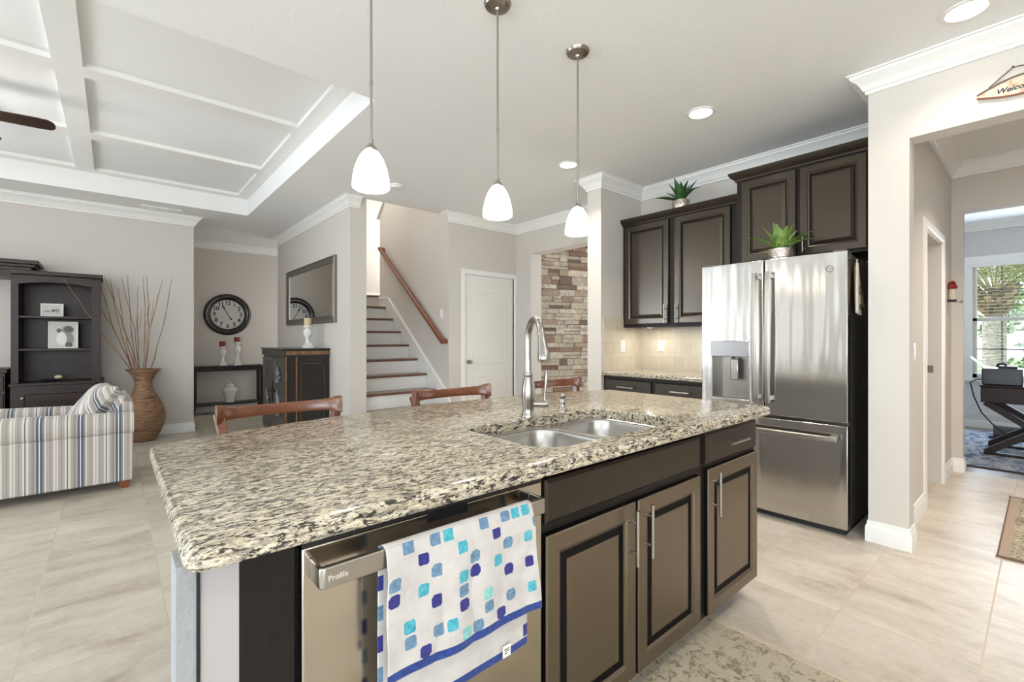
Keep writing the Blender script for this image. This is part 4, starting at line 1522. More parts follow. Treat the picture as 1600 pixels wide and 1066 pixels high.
t = thing('console_table', 'slim dark console table with a low shelf under the clock', 'console table', (1.45, 8.98, 0))
CT = .785
x0, x1, y0, y1 = .955, 1.955, 8.82, 9.12
obj('table_top', boxes((x0 - .01, x1 + .01, y0 - .01, y1, CT - .022, CT)), M['console'], t, bevel=.004)
obj('apron', boxes((x0 + .01, x1 - .01, y0 + .01, y0 + .028, CT - .085, CT - .022), (x0 + .01, x1 - .01, y1 - .028, y1 - .01, CT - .085, CT - .022)), M['console'], t)
for lx, sx in ((x0, -1), (x1, 1)):
    for ly in (y0, y1 - .045):
        pts = [(lx - sx * .024, CT - .03), (lx - sx * .024, .26), (lx - sx * .020, .16), (lx - sx * .002, .06), (lx + sx * .012, 0)]
        mb = MB()
        mb.rings([[(px - .022, ly, pz), (px + .022, ly, pz), (px + .022, ly + .045, pz), (px - .022, ly + .045, pz)] for px, pz in pts])
        obj('leg', mb, M['console'], t, angle=60)
obj('low_shelf', boxes((x0 + .02, x1 - .02, y0 + .005, y1 - .01, .145, .172)), M['console'], t, bevel=.003)

tz = .172
t = thing('ginger_jar', 'white lidded ginger jar on the low shelf of the console table', 'jar', (1.480, 8.97, tz))
obj('jar', MB().lathe([(0, 0), (.066, 0), (.070, .012), (.072, .06), (.085, .12), (.112, .18), (.118, .205), (.106, .235), (.075, .255), (.062, .262), (.0, .262)], 36, (1.480, 8.97, tz)), M['ceramic'], t, angle=60)
obj('lid', MB().lathe([(0, .262), (.068, .262), (.070, .275), (.062, .300), (.040, .318), (.014, .325), (.011, .333), (.018, .342), (.013, .354), (0, .358)], 36, (1.480, 8.97, tz)), M['ceramic'], t, angle=60)
M['candle_red'] = plain('red_candle_wax', rgb(134, 52, 44), .5)
M['candle_cream'] = plain('cream_candle_wax', rgb(206, 190, 150), .6)


def candlestick(x, y, z, hh, label, group):
    k = hh / .33
    t = thing('candlestick', label, 'candlestick', (x, y, z), 0, group)
    mb = MB()
    for w, a, b in ((.058, 0, .022), (.052, .022, .034), (.042, .034, .066), (.034, .066, .082)):
        mb.rings([[(x - w, y - w, z + a * k), (x + w, y - w, z + a * k), (x + w, y + w, z + a * k), (x - w, y + w, z + a * k)],
                  [(x - w * .93, y - w * .93, z + b * k), (x + w * .93, y - w * .93, z + b * k), (x + w * .93, y + w * .93, z + b * k), (x - w * .93, y + w * .93, z + b * k)]])
    obj('plinth', mb, M['ceramic'], t, bevel=.003)
    obj('stem', MB().lathe([(0, .08), (.030, .08), (.022, .10), (.026, .12), (.020, .135), (.030, .155), (.052, .20), (.054, .225), (.046, .255), (.030, .275), (.026, .285), (.048, .300), (.054, .312), (.054, .325), (0, .325)], 32, (0, 0, 0)).map(lambda a, b, c: (x + a, y + b, z + c * k)), M['ceramic'], t, angle=60)
    return z + .325 * k


g = 'white candlesticks on the console table'
z1 = candlestick(1.375, 8.96, CT, .325, 'shorter white candlestick on the console table holding a red candle', g)
z2 = candlestick(1.585, 8.96, CT, .400, 'taller white candlestick on the console table holding a red candle', g)
def candle(x, y, z, r, h, m, label):
    t = thing('candle', label, 'candle', (x, y, z))
    obj('wax', MB().lathe([(0, 0), (r, 0), (r, h - .003), (r - .004, h), (r * .5, h - .004), (0, h - .005)], 28, (x, y, z)), m, t)
    obj('wick', MB().cyl((x, y, z + h - .006), (x + .001, y, z + h + .008), .0015, n=6), M['rubber'], t)
candle(1.375, 8.96, z1, .047, .085, M['candle_red'], 'red pillar candle on the shorter white candlestick')
candle(1.585, 8.96, z2, .047, .080, M['candle_red'], 'red pillar candle on the taller white candlestick')

# ------------------------------------------------------------------ mirror, black cabinet
t = thing('wall_mirror', 'wide mirror in a pewter frame on the wall over the black cabinet', 'mirror', (2.02, 6.53, 1.85))
M['mirror'] = plain('mirror_glass', (.85, .86, .86, 1), .01, 1.0)
M['pewter'] = plain('pewter_frame', rgb(138, 132, 122), .3, .85)
my0, my1, mz0, mz1 = 5.56, 7.58, 1.432, 2.245
def mring(i, d):
    return [(2.03 - d, my0 + i, mz0 + i), (2.03 - d, my1 - i, mz0 + i), (2.03 - d, my1 - i, mz1 - i), (2.03 - d, my0 + i, mz1 - i)]
fm = MB().rings([mring(i, d) for i, d in ((0, 0), (0, .030), (.010, .040), (.022, .034), (.026, .030), (.070, .022), (.076, .026), (.086, .022), (.088, .012))], cap=False, back=False)
obj('frame', fm, M['pewter'], t, angle=20)
obj('glass', MB().poly(mring(.086, .013)), M['mirror'], t, fix=False)


def worn_black():
    m = NT('worn_black_paint')
    v = m.co()
    n = m.noise(m.co((1, 1, .35)), 9, 5, .6)
    col = m.ramp(n, [(.62, rgb(24, 22, 23)), (.70, rgb(70, 50, 36)), (.74, rgb(24, 22, 23))])
    m.p(Base_Color=col, Roughness=.32, Coat_Weight=.25)
    return m.m


M['worn'] = worn_black()
M['worn_edge'] = wood_mat('rubbed_wood_edge', rgb(96, 66, 42), rgb(146, 108, 74), (2, 2, 1), .5)
M['carving'] = plain('carved_relief', rgb(120, 120, 120), .35, .5)
M['door_grey'] = wood_mat('carved_door_grey', rgb(52, 48, 46), rgb(80, 74, 70), (3, 3, .8), .4, .2)
t = thing('black_cabinet', 'black lacquered cabinet with rubbed edges and carved doors under the mirror', 'cabinet', (1.76, 6.3, 0))
bx0, bx1, by0, by1, bz = 1.50, 2.028, 5.80, 6.84, 1.118
obj('body', boxes((bx0 + .02, bx1, by0 + .012, by1 - .012, .06, bz - .095)), M['worn'], t)
obj('top', boxes((bx0 - .015, bx1, by0 - .02, by1 + .02, bz - .018, bz), (bx0, bx1, by0 - .004, by1 + .004, bz - .095, bz - .018)), M['black_lacquer'], t, bevel=.004)
obj('top_inlay', boxes((bx0 + .02, bx1 - .01, by0 - .007, by0, bz - .075, bz - .030)), M['worn_edge'], t)
for lx in (bx0 + .02, bx1 - .07):
    for ly in (by0 + .02, by1 - .07):
        obj('leg', boxes((lx, lx + .05, ly, ly + .05, 0, .06)), M['black_lacquer'], t)
sp = front(panel(.36, .88, [(0, 0), (0, .006), (.03, .006), (.034, .001), (.05, .001)]), (bx0 + .15, by0 + .012, .09), '-y')
obj('side_panel', sp, M['worn'], t, angle=20)
obj('rubbed_edge', boxes((bx0 + .018, bx0 + .034, by0 + .004, by0 + .014, .07, bz - .097), (bx0 + .134, bx0 + .150, by0 + .004, by0 + .014, .07, bz - .097), (bx0 + .186, bx0 + .190, by0 + .003, by0 + .008, .12, .94), (bx0 + .186, bx0 + .44, by0 + .003, by0 + .008, .935, .94), (bx0 + .465, bx0 + .470, by0 + .003, by0 + .008, .2, .92)), M['worn_edge'], t)
for k, (ya, hw) in enumerate(((by1 - .02, .49), (by0 + .51, .49))):
    dd = obj('door', front(panel(hw, .92, [(0, 0), (0, .012), (.04, .012), (.046, .004), (.06, .004)]), (bx0 + .02, ya, .08), '-x'), M['door_grey'], t, angle=20)
    cv = MB()
    rr = random.Random(5 + k)
    yc = ya - hw / 2
    for (zc, hh) in ((.78, .14), (.42, .26)):
        if k == 0 and zc > .7:
            continue
        for q in range(9):
            a = 2 * PI * q / 9
            ry, rz_ = .10, hh * .62
            pts = [(bx0 + .004, yc + ry * math.cos(a) * s + .03 * math.sin(7 * s + a), zc + rz_ * math.sin(a) * s + .03 * math.cos(6 * s)) for s in (.1, .35, .6, .85, 1.05)]
            cv.tube(pts, [.006, .012, .015, .012, .005], 6)
    obj('carving', cv, M['carving'], dd)
obj('latch', boxes((bx0 - .006, bx0 + .02, by0 + .50, by0 + .515, .45, .72), (bx0 - .012, bx0 + .02, by0 + .44, by0 + .57, .575, .595)), M['black'], t)
zc = candlestick(1.845, 6.06, bz, .285, 'white candlestick on top of the black cabinet in front of the mirror', 'candlestick on the black cabinet')
candle(1.845, 6.06, zc, .042, .095, M['candle_cream'], 'cream pillar candle on the candlestick under the mirror')

# ------------------------------------------------------------------ entertainment unit, photo frames
t = thing('bookcase_tower', 'dark mahogany bookcase tower with two open shelves beside the tall vase', 'bookcase', (-.455, 7.2, 0))
X0, X1, YA, YW = -.805, -.112, 7.0, 7.42
mb = boxes((X0, X0 + .055, YA, YW, .77, 1.90), (X1 - .075, X1, YA, YW, .77, 1.90), (X0 + .055, X1 - .075, YW - .02, YW, .77, 1.90))
obj('case', mb, M['mahogany'], t)
ar = [(X0 + .055, 1.895)] + [(X1 - .075, 1.895)] + [(X1 - .075 - (X1 - X0 - .13) * i / 14, 1.812 + .030 * math.sin(PI * i / 14)) for i in range(15)]
obj('arched_rail', MB().prism(ar, lambda u, v, a: (u, a, v), YA, YA + .03), M['mahogany'], t)
obj('crown', boxes((X0, X1, YA, YW, 1.89, 1.912), (X0 - .005, X1 + .02, YA - .03, YW, 1.912, 1.955)), M['mahogany'], t, bevel=.005)
for z in (1.478, 1.130):
    obj('shelf', boxes((X0 + .055, X1 - .075, YA + .015, YW - .02, z - .022, z)), M['mahogany'], t, bevel=.002)
obj('ledge', boxes((X0 - .01, X1 + .03, YA - .07, YW, .74, .77)), M['mahogany'], t, bevel=.005)
obj('lower_case', boxes((X0, X1 + .015, YA - .04, YW, 0, .74)), M['mahogany'], t, bevel=.003)
dd = obj('door', front(panel(.62, .60, [(0, 0), (0, .014), (.05, .014), (.056, .006), (.07, .006)]), (X0 + .05, YA - .04, .10), '-y'), M['mahogany'], t, angle=20)
obj('knob', MB().lathe([(0, 0), (.007, 0), (.006, .014), (.013, .020), (.013, .026), (0, .030)], 20).map(lambda x, y, z: (-.715 + x, YA - .054 - z, .615 + y)), M['bronze'], dd)
t = thing('bridge_shelf', 'dark mahogany bridge shelf with stepped cornice above the bookcase top', 'shelf unit', (-1.4, 7.2, 1.955))
obj('cornice', boxes((-3.0, -.60, 6.98, 7.42, 2.02, 2.062), (-3.0, -.63, 7.01, 7.42, 1.99, 2.02), (-3.0, -.66, 7.03, 7.42, 1.957, 1.99)), M['mahogany'], t, bevel=.004)
obj('rail', boxes((-3.0, -.812, 7.05, 7.40, 1.88, 1.957)), M['mahogany'], t)
t = thing('media_cabinet', 'dark mahogany media cabinet at the edge of view next to the bookcase', 'media cabinet', (-1.9, 7.15, 0))
obj('body', boxes((-3.0, -.84, 6.96, 7.42, 0, .885)), M['mahogany'], t, bevel=.003)
obj('top', boxes((-3.0, -.818, 6.915, 7.42, .885, .925)), M['mahogany'], t, bevel=.006)
obj('drawer', boxes((-1.60, -.85, 6.945, 6.96, .70, .85)), M['mahogany'], t, bevel=.004)
obj('door', boxes((-1.60, -.85, 6.945, 6.96, .10, .67)), M['mahogany'], t, bevel=.004)

M['frame_white'] = plain('white_photo_frame', rgb(226, 222, 214), .4)
M['photo_pale'] = plain('photo_pale_paper', rgb(200, 200, 196), .5)
M['photo_grey'] = plain('photo_mid_grey', rgb(140, 142, 142), .5)
M['photo_dark'] = plain('photo_dark_grey', rgb(96, 90, 84), .5)
def ell(cx, cz, rx, rz, y, n=18):
    return [(cx + rx * math.cos(2 * PI * i / n), y, cz + rz * math.sin(2 * PI * i / n)) for i in range(n)]
def photo(label, x0, x1, z0, z1, y, figs, lean=.02):
    t = thing('photo_frame', label, 'photo frame', ((x0 + x1) / 2, y, z0))
    ln = lambda x, yy, z: (x, yy + lean * (z - z0) / (z1 - z0), z)
    def rg(i, d):
        return [ln(x0 + i, y - d, z0 + i), ln(x1 - i, y - d, z0 + i), ln(x1 - i, y - d, z1 - i), ln(x0 + i, y - d, z1 - i)]
    obj('frame', MB().rings([rg(0, -.012), rg(0, .006), rg(.004, .009), rg(.014, .008), rg(.016, .003)]), M['frame_white'], t, angle=20)
    ph = obj('photo', MB().poly([ln(x0 + .016, y - .0035, z0 + .016), ln(x1 - .016, y - .0035, z0 + .016), ln(x1 - .016, y - .0035, z1 - .016), ln(x0 + .016, y - .0035, z1 - .016)]), M['photo_pale'], t, fix=False)
    for i, (m, loops) in enumerate(figs):
        mb = MB()
        for lp in loops:
            mb.poly([ln(a, y - .0042 - .0004 * i, c) for a, _, c in lp])
        obj('picture', mb, M[m], ph, fix=False)
photo('small white landscape photo frame on the upper bookcase shelf', -.600, -.420, 1.478, 1.622, 7.13, [('photo_grey', [ell(-.545, 1.535, .030, .010, 0), ell(-.470, 1.545, .018, .022, 0)]), ('photo_dark', [ell(-.50, 1.545, .014, .016, 0)])])
photo('larger white photo frame with a couple embracing on the lower bookcase shelf', -.540, -.300, 1.130, 1.425, 7.11,
      [('photo_grey', [ell(-.385, 1.335, .050, .045, 0), ell(-.375, 1.235, .040, .075, 0)]), ('photo_dark', [ell(-.378, 1.340, .038, .035, 0), ell(-.455, 1.325, .020, .025, 0), ell(-.375, 1.165, .030, .03, 0)]),
       ('frame_white', [ell(-.435, 1.235, .042, .075, 0)])])
t = thing('shell_dish', 'low dark dish holding a pale shell on the bookcase ledge', 'dish', (-.52, 7.08, .77))
obj('dish', MB().lathe([(0, 0), (.045, 0), (.085, .018), (.095, .026), (.090, .028), (.04, .008), (0, .007)], 28).map(lambda x, y, z: (-.52 + x, 7.08 + y * .6, .77 + z)).tube([(-.60, 7.08, .79), (-.635, 7.08, .812), (-.655, 7.08, .835)], [.009, .006, .003], 8), M['rubber'], t)
obj('shell', MB().lathe([(0, -.022), (.022, -.016), (.034, 0), (.026, .016), (0, .024)], 18).map(lambda x, y, z: (-.455 + x * 1.1, 7.08 + y, .815 + z)), M['candle_cream'], t)

# ------------------------------------------------------------------ woven floor vase with branches
def woven_mat():
    m = NT('woven_vase')
    v = m.co()
    n = m.noise(m.co((1.2, 1.2, 16)), 5, 5, .65, .5)
    col = m.ramp(n, [(.30, rgb(66, 42, 30)), (.44, rgb(134, 98, 72)), (.54, rgb(176, 140, 108)), (.62, rgb(116, 84, 62)), (.74, rgb(152, 114, 86))])
    m.p(Base_Color=col, Roughness=.55)
    w = m.n('TexWave', {'Vector': v, 'Scale': 26.0, 'Distortion': 1.5}, bands_direction='Z')
    m.bump(w.outputs['Fac'], .5, .006)
    return m.m


VX, VY = .275, 7.155
t = thing('floor_vase', 'tall curvy woven brown floor vase behind the striped armchair', 'vase', (VX, VY, 0))
prof = [(0, 0), (.115, 0), (.130, .02), (.165, .09), (.200, .18), (.216, .27), (.212, .34), (.188, .43), (.150, .51), (.112, .58), (.090, .64), (.084, .69), (.092, .74), (.118, .80), (.155, .845), (.172, .860), (.174, .868), (.150, .862), (.110, .80), (.082, .70), (.080, .62), (.0, .60)]
obj('body', MB().lathe(prof, 56, (VX, VY, 0)), woven_mat(), t, angle=80)
M['branch'] = wood_mat('bare_branch', rgb(112, 80, 58), rgb(160, 122, 94), (4, 4, 1), .7)
GR = 'bare branches standing in the woven floor vase'
TIPS = [(-.405, 6.93, 1.885, 'long bare branch reaching out of the vase across the bookcase'), (-.086, 7.20, 1.978, 0), (.130, 7.25, 2.005, 0), (.275, 7.22, 1.985, 0), (.464, 7.22, 1.973, 0),
        (.560, 7.24, 1.99, 0), (-.03, 7.20, 1.945, 0), (.072, 7.22, 1.962, 0), (.225, 7.14, 1.868, 0), (.310, 7.20, 2.020, 0), (.044, 7.12, 1.832, 0), (-.150, 7.16, 1.675, 0), (-.124, 7.22, 1.91, 0)]
rb = random.Random(3)
for i, (tx, ty, tz_, lb) in enumerate(TIPS):
    b0 = Vector((VX + (tx - VX) * .10 + rb.uniform(-.02, .02), VY + rb.uniform(-.04, .04), .635))
    b1 = Vector((tx, ty, tz_))
    pts, rs = [], []
    for k in range(12):
        s = k / 11
        p = b0.lerp(b1, s)
        if lb:
            q0, q1 = Vector((VX, VY, .635)), Vector((VX - .105, VY - .05, .875))
            p = q0.lerp(q1, s / .22) if s < .22 else q1.lerp(b1, (s - .22) / .78)
        bow = math.sin(PI * s)
        p.x += bow * (.02 + .02 * rb.random()) * (1 if i % 2 else -1) + rb.uniform(-.004, .004)
        p.y += rb.uniform(-.004, .004)
        pts.append(p)
        rs.append((.0060 - .0032 * s) * (1.5 if k in (3, 5, 7, 9) and rb.random() < .7 else 1))
    mb = MB().tube(pts, rs, 6)
    if i in (3, 8, 9):
        q = pts[6]
        mb.tube([q, q + Vector((.03, .01, .12)), q + Vector((.045, .01, .30))], [.003, .0025, .0018], 5)
    tag(obj('branch', mb, M['branch'], fix=False), lb or 'thin bare brown branch standing in the woven floor vase', 'branch', GR)

# ------------------------------------------------------------------ striped armchair
def stripes(name, rot=(0, 0, 0), kind='Object', scale=1.0):
    m = NT(name)
    v = m.co((1, 1, 1), kind, rot)
    X = m.n('SeparateXYZ', {0: v}).outputs[0]
    f = m.math('FRACT', m.math('DIVIDE', X, .2265 * scale))
    be, cr, na, gr, wh, tn = rgb(174, 165, 156), rgb(214, 209, 200), rgb(88, 94, 106), rgb(138, 134, 132), rgb(222, 224, 228), rgb(164, 150, 140)
    st = [(0, be), (.06, tn), (.09, be), (.14, cr), (.20, gr), (.215, cr), (.26, be), (.33, gr), (.345, be), (.42, cr), (.47, na), (.50, cr), (.56, be), (.62, tn), (.66, gr), (.69, be), (.74, na), (.80, wh), (.825, na), (.88, gr), (.93, cr), (.97, be)]
    col = m.ramp(f, st, 'CONSTANT')
    m.p(Base_Color=col, Roughness=.9, Sheen_Weight=.15)
    m.bump(m.noise(v, 500, 2, .5), .25, .002)
    return m.m


M['stripe'] = stripes('striped_upholstery')
M['stripe_p'] = stripes('striped_pillow', (0, .55, .5), scale=.8)
M['leg_wood'] = wood_mat('sofa_leg_wood', rgb(110, 62, 36), rgb(146, 88, 54), (3, 3, 1), .35)
t = thing('striped_armchair', 'low armchair upholstered in blue, cream and tan stripes', 'armchair', (-.38, 5.35, 0))


def arm_mb(y0, y1):
    mb = MB()
    rs = []
    for x in (-.92, -.90, -.6, -.3, 0, .11, .128):
        k = .97 if x in (-.92, .128) else 1
        zt = .655 - .035 * (x + .9) / 1.03
        yc, hw = (y0 + y1) / 2, (y1 - y0) / 2 * k
        rs.append([(x, yc - hw + .012, .46), (x, yc - hw - .012, .48), (x, yc - hw - .014, zt - .05), (x, yc - hw + .01, zt - .015), (x, yc - hw * .5, zt), (x, yc + hw * .5, zt), (x, yc + hw - .01, zt - .015), (x, yc + hw + .014, zt - .05), (x, yc + hw + .012, .48), (x, yc + hw - .012, .46)])
    return mb.rings(rs)


for ya, yb in ((4.945, 5.085), (5.62, 5.76)):
    a = obj('arm', arm_mb(ya, yb), M['stripe'], t, angle=50)
    obj('arm_base', boxes((-.92, .118, ya, yb, .068, .465)), M['stripe'], a, bevel=.012)
obj('base', boxes((-.90, .10, 5.085, 5.62, .07, .30)), M['stripe'], t, bevel=.01)
def cush(x0, x1, y0, y1, z0, z1, puff):
    def P(u, v, top):
        x, y = x0 + (x1 - x0) * u, y0 + (y1 - y0) * v
        e = (math.sin(PI * u) * math.sin(PI * v)) ** .35
        return (x, y, (z0 + z1) / 2 + (1 if top else -1) * ((z1 - z0) / 2 * (.35 + .65 * e) + (puff * math.sin(PI * u) * math.sin(PI * v) if top else 0)))
    mb = MB()
    n = 16
    mb.grid(n, n, lambda a, b: P(a, b, True))
    mb.grid(n, n, lambda a, b: P(a, b, False))
    loop = [(i, 0) for i in range(n)] + [(n, i) for i in range(n)] + [(n - i, n) for i in range(n)] + [(0, n - i) for i in range(n)]
    o = (n + 1) ** 2
    for k in range(len(loop)):
        a, b = loop[k], loop[(k + 1) % len(loop)]
        i, j = a[1] * (n + 1) + a[0], b[1] * (n + 1) + b[0]
        mb.f.append((i, j, o + j, o + i))
    return mb
obj('seat_cushion', cush(-.90, -.02, 5.09, 5.615, .29, .46, .03), M['stripe'], t, angle=70)
bk = MB().rings([[(x, y, z) for (x, z) in ((-.02, .28), (.03, .66), (.055, .70), (.10, .71), (.13, .68), (.125, .07), (.0, .07))] for y in (5.085, 5.62)])
obj('back', bk, M['stripe'], t, bevel=.015)
def pillow(cx, cy, cz, w, h, d, tilt, yaw, roll=0.0):
    n = 16
    mb = MB()
    R = Matrix.Rotation(yaw, 3, 'Z') @ Matrix.Rotation(tilt, 3, 'Y') @ Matrix.Rotation(roll, 3, 'X')
    def P(a, b, s):
        u, v = a * 2 - 1, b * 2 - 1
        th = d / 2 * ((1 - u ** 4) * (1 - v ** 4)) ** .5
        k = 1 - .06 * (1 - abs(u * v)) * 0
        q = R @ Vector((s * th, u * w / 2 * (1 - .05 * (1 - v * v)) * k, v * h / 2 * (1 - .05 * (1 - u * u))))
        return (cx + q.x, cy + q.y, cz + q.z)
    mb.grid(n, n, lambda a, b: P(a, b, 1))
    mb.grid(n, n, lambda a, b: P(a, b, -1))
    return mb
obj('back_cushion', pillow(.005, 5.35, .585, .50, .38, .17, .42, 0), M['stripe_p'], t, angle=80)
for lx in (-.86, .035):
    for ly in (4.975, 5.66):
        obj('foot', MB().rings([[(lx + i, ly + i, z), (lx + .07 - i, ly + i, z), (lx + .07 - i, ly + .07 - i, z), (lx + i, ly + .07 - i, z)] for i, z in ((.012, 0), (0, .068))]), M['leg_wood'], t)
tag(obj('throw_pillow', pillow(-.130, 5.33, .655, .48, .44, .20, .62, .15), M['stripe_p'], angle=80), 'plump striped throw pillow leaning on the armchair back cushion', 'pillow')

# ------------------------------------------------------------------ hallway
t = thing('welcome_sign', 'floral wooden welcome plaque hanging over the hallway opening', 'sign', (3.49, .07, 2.52))
def bow_pt(s, top):
    y = .238 - (.238 + .10) * s
    b = math.sin(PI * s)
    return (y, (2.533 + .048 * b) if top else (2.518 - .034 * b))
ol = [bow_pt(i / 24, True) for i in range(25)] + [bow_pt(1 - i / 24, False) for i in range(25)]
def sign_mat():
    m = NT('floral_sign_face')
    v = m.co()
    c = m.ramp(m.noise(v, 34, 3, .6), [(.40, rgb(206, 197, 178)), (.58, rgb(200, 182, 158)), (.66, rgb(206, 156, 130)), (.72, rgb(150, 150, 110)), (.76, rgb(224, 214, 196))])
    m.p(Base_Color=c, Roughness=.6)
    return m.m
obj('plaque', MB().prism(ol, lambda u, v, a: (a, u, v), 3.486, 3.500), sign_mat(), t)
M['rope'] = plain('grey_cord', rgb(104, 94, 84), .8)
M['red_edge'] = plain('red_brown_edge', rgb(140, 84, 66), .6)
obj('border', MB().tube([(3.485, *bow_pt(i / 24, True)) for i in range(25)], .0045, 6), M['rope'], t)
obj('border', MB().tube([(3.485, *bow_pt(i / 24, False)) for i in range(25)], .0045, 6), M['red_edge'], t)
obj('cord', MB().tube([(3.492, .195, 2.560), (3.492, .108, 2.632), (3.492, .075, 2.628), (3.492, -.01, 2.578)], .0028, 6), M['rope'], t)
wt = text_mb('Welcome', .036, .0005, .3, 'LEFT', bold=.0008).map(lambda x, y, z: (3.4855 - z, .170 - x, 2.522 + y))
obj('lettering', wt, M['rubber'], t, fix=False)
obj('nail', MB().cyl((3.488, .108, 2.634), (3.5, .108, 2.634), .004, n=8), M['hook'], t)

t = thing('wall_figurine', 'small red, white and black figurine hung on the hallway wall near the study', 'figurine', (5.68, .55, 1.66))
M['fig_red'] = plain('figurine_red', rgb(134, 30, 30), .5)
M['fig_white'] = plain('figurine_white', rgb(206, 196, 178), .6)
obj('body', MB().lathe([(0, -.075), (.022, -.075), (.026, -.04), (.022, .01), (.016, .03), (0, .035)], 20, (5.68, .545, 1.66)), M['fig_white'], t)
obj('hat', MB().lathe([(0, .02), (.028, .022), (.036, .035), (.032, .055), (.022, .062), (.027, .075), (.014, .092), (0, .095)], 12, (5.68, .545, 1.66), flute=5, depth=.15), M['fig_red'], t)
obj('base', boxes((5.645, 5.715, .515, .575, 1.565, 1.585)), M['rubber'], t)
obj('hook', MB().tube([(5.70, .505, 1.565), (5.70, .485, 1.560), (5.70, .478, 1.575)], .005, 8).lathe([(0, -.010), (.010, 0), (0, .010)], 10, (5.715, .49, 1.566)), M['chrome'], t)


def runner_mat(name, base, dark, mid, scale, lo=.50):
    m = NT(name)
    v = m.co()
    n1 = m.noise(v, scale, 5, .7, 1.6)
    n2 = m.noise(m.co(loc=(3, 7, 0)), scale * 2.2, 4, .7, 1.2)
    n3 = m.noise(m.co(loc=(9, 2, 0)), scale * .3, 3, .6)
    col = m.ramp(n1, [(.34, mid), (.44, base), (.56, base), (.66, mid)])
    col = m.mix(m.ramp(n2, [(lo, (0, 0, 0, 1)), (lo + .06, (.85, .85, .85, 1))]), col, dark)
    col = m.mix(m.ramp(n3, [(.45, (0, 0, 0, 1)), (.62, (.6, .6, .6, 1))]), col, base)
    m.p(Base_Color=col, Roughness=.95, Specular_IOR_Level=.1)
    m.bump(m.noise(v, 300, 2, .6), .5, .004)
    return m.m


t = thing('hall_runner', 'cream runner rug with dark vine pattern on the hallway tiles', 'rug', (4.55, -.25, 0))
M['rug_edge'] = plain('rug_brown_edge', rgb(112, 92, 76), .95)
M['rug_border'] = paint('rug_taupe_border', rgb(170, 154, 138), .95, .4, 300)
obj('border', boxes((3.80, 5.28, .132, .178, 0, .008)), M['rug_border'], t)
obj('border', boxes((3.80, 5.28, -.70, -.632, 0, .008)), M['rug_border'], t)
obj('field', boxes((3.80, 5.28, -.632, .132, 0, .0085)), runner_mat('runner_vines', rgb(190, 180, 160), rgb(60, 60, 60), rgb(150, 142, 130), 26, .48), t)
obj('binding', boxes((3.79, 3.802, -.70, .185, 0, .010), (5.278, 5.29, -.70, .185, 0, .010), (3.80, 5.28, .174, .182, 0, .010), (3.80, 5.28, -.704, -.696, 0, .010)), M['rug_edge'], t)
t = thing('kitchen_runner', 'faded cream and olive patterned rug on the floor in front of the sink', 'rug', (1.2, .55, 0))
obj('field', boxes((.55, 1.985, .16, .975, 0, .006)), runner_mat('faded_rug', rgb(184, 174, 154), rgb(120, 112, 90), rgb(150, 140, 116), 9, .53), t)
obj('binding', boxes((1.985, 2.0, .15, .985, 0, .0065), (.535, .55, .15, .985, 0, .0065), (.55, 1.985, .15, .16, 0, .0065), (.55, 1.985, .975, .985, 0, .0065)), paint('rug_cream_binding', rgb(200, 188, 164), .95, .4, 300), t)

# ------------------------------------------------------------------ study
def plank_mat():
    m = NT('study_wood_planks')
    br = m.n('TexBrick', {'Vector': m.co((1, 1, 1), rot=(0, 0, PI / 2)), 'Color1': rgb(120, 108, 100), 'Color2': rgb(96, 84, 78), 'Mortar': rgb(50, 42, 40), 'Scale': 1.0, 'Mortar Size': .003, 'Brick Width': 1.1, 'Row Height': .15})
    m.p(Base_Color=br.outputs['Color'], Roughness=.22)
    return m.m


struct('floor_study', boxes((6.0, 9.3, -3.1, 1.32, -.12, 0)), plank_mat())
def blue_rug():
    m = NT('distressed_blue_rug')
    v = m.co((1, 2.2, 1))
    n = m.noise(v, 4.5, 7, .72, .8)
    m.p(Base_Color=m.ramp(n, [(.32, rgb(72, 82, 104)), (.46, rgb(128, 138, 158)), (.56, rgb(180, 184, 190)), (.68, rgb(104, 108, 122))]), Roughness=.95, Specular_IOR_Level=.1)
    m.bump(m.noise(v, 200, 2, .6), .4, .004)
    return m.m
t = thing('study_rug', 'distressed blue and grey rug under the study desk', 'rug', (7.6, -.4, 0))
obj('field', boxes((6.30, 8.75, -1.6, .72, 0, .009)), blue_rug(), t)
obj('binding', boxes((6.275, 6.30, -1.61, .73, 0, .011), (6.30, 8.75, .72, .73, 0, .011)), M['rubber'], t)
tr = boxes((9.082, 9.1, WY1 + .09, 1.2, 1.285, 1.325))
struct('trim_12', tr, M['wainscot'])
wp = MB()
def wain_frame(y0, y1, z0, z1):
    for a, b, c, d_ in ((y0, y1, z0, z0 + .025), (y0, y1, z1 - .025, z1), (y0, y0 + .025, z0 + .025, z1 - .025), (y1 - .025, y1, z0 + .025, z1 - .025)):
        wp.box(9.088, 9.1, a, b, c, d_)
wain_frame(.15, .66, .30, .58)
wain_frame(-.55, .05, .30, .58)
wain_frame(.80, 1.15, .30, 1.18)
wp.box(9.085, 9.1, -2.9, 1.2, .17, .20)
struct('trim_13', wp, M['wainscot'])
struct('wall_wainscot', boxes((9.092, 9.1, -2.98, 1.2, 0, WZ0 - .04)), M['wainscot'])
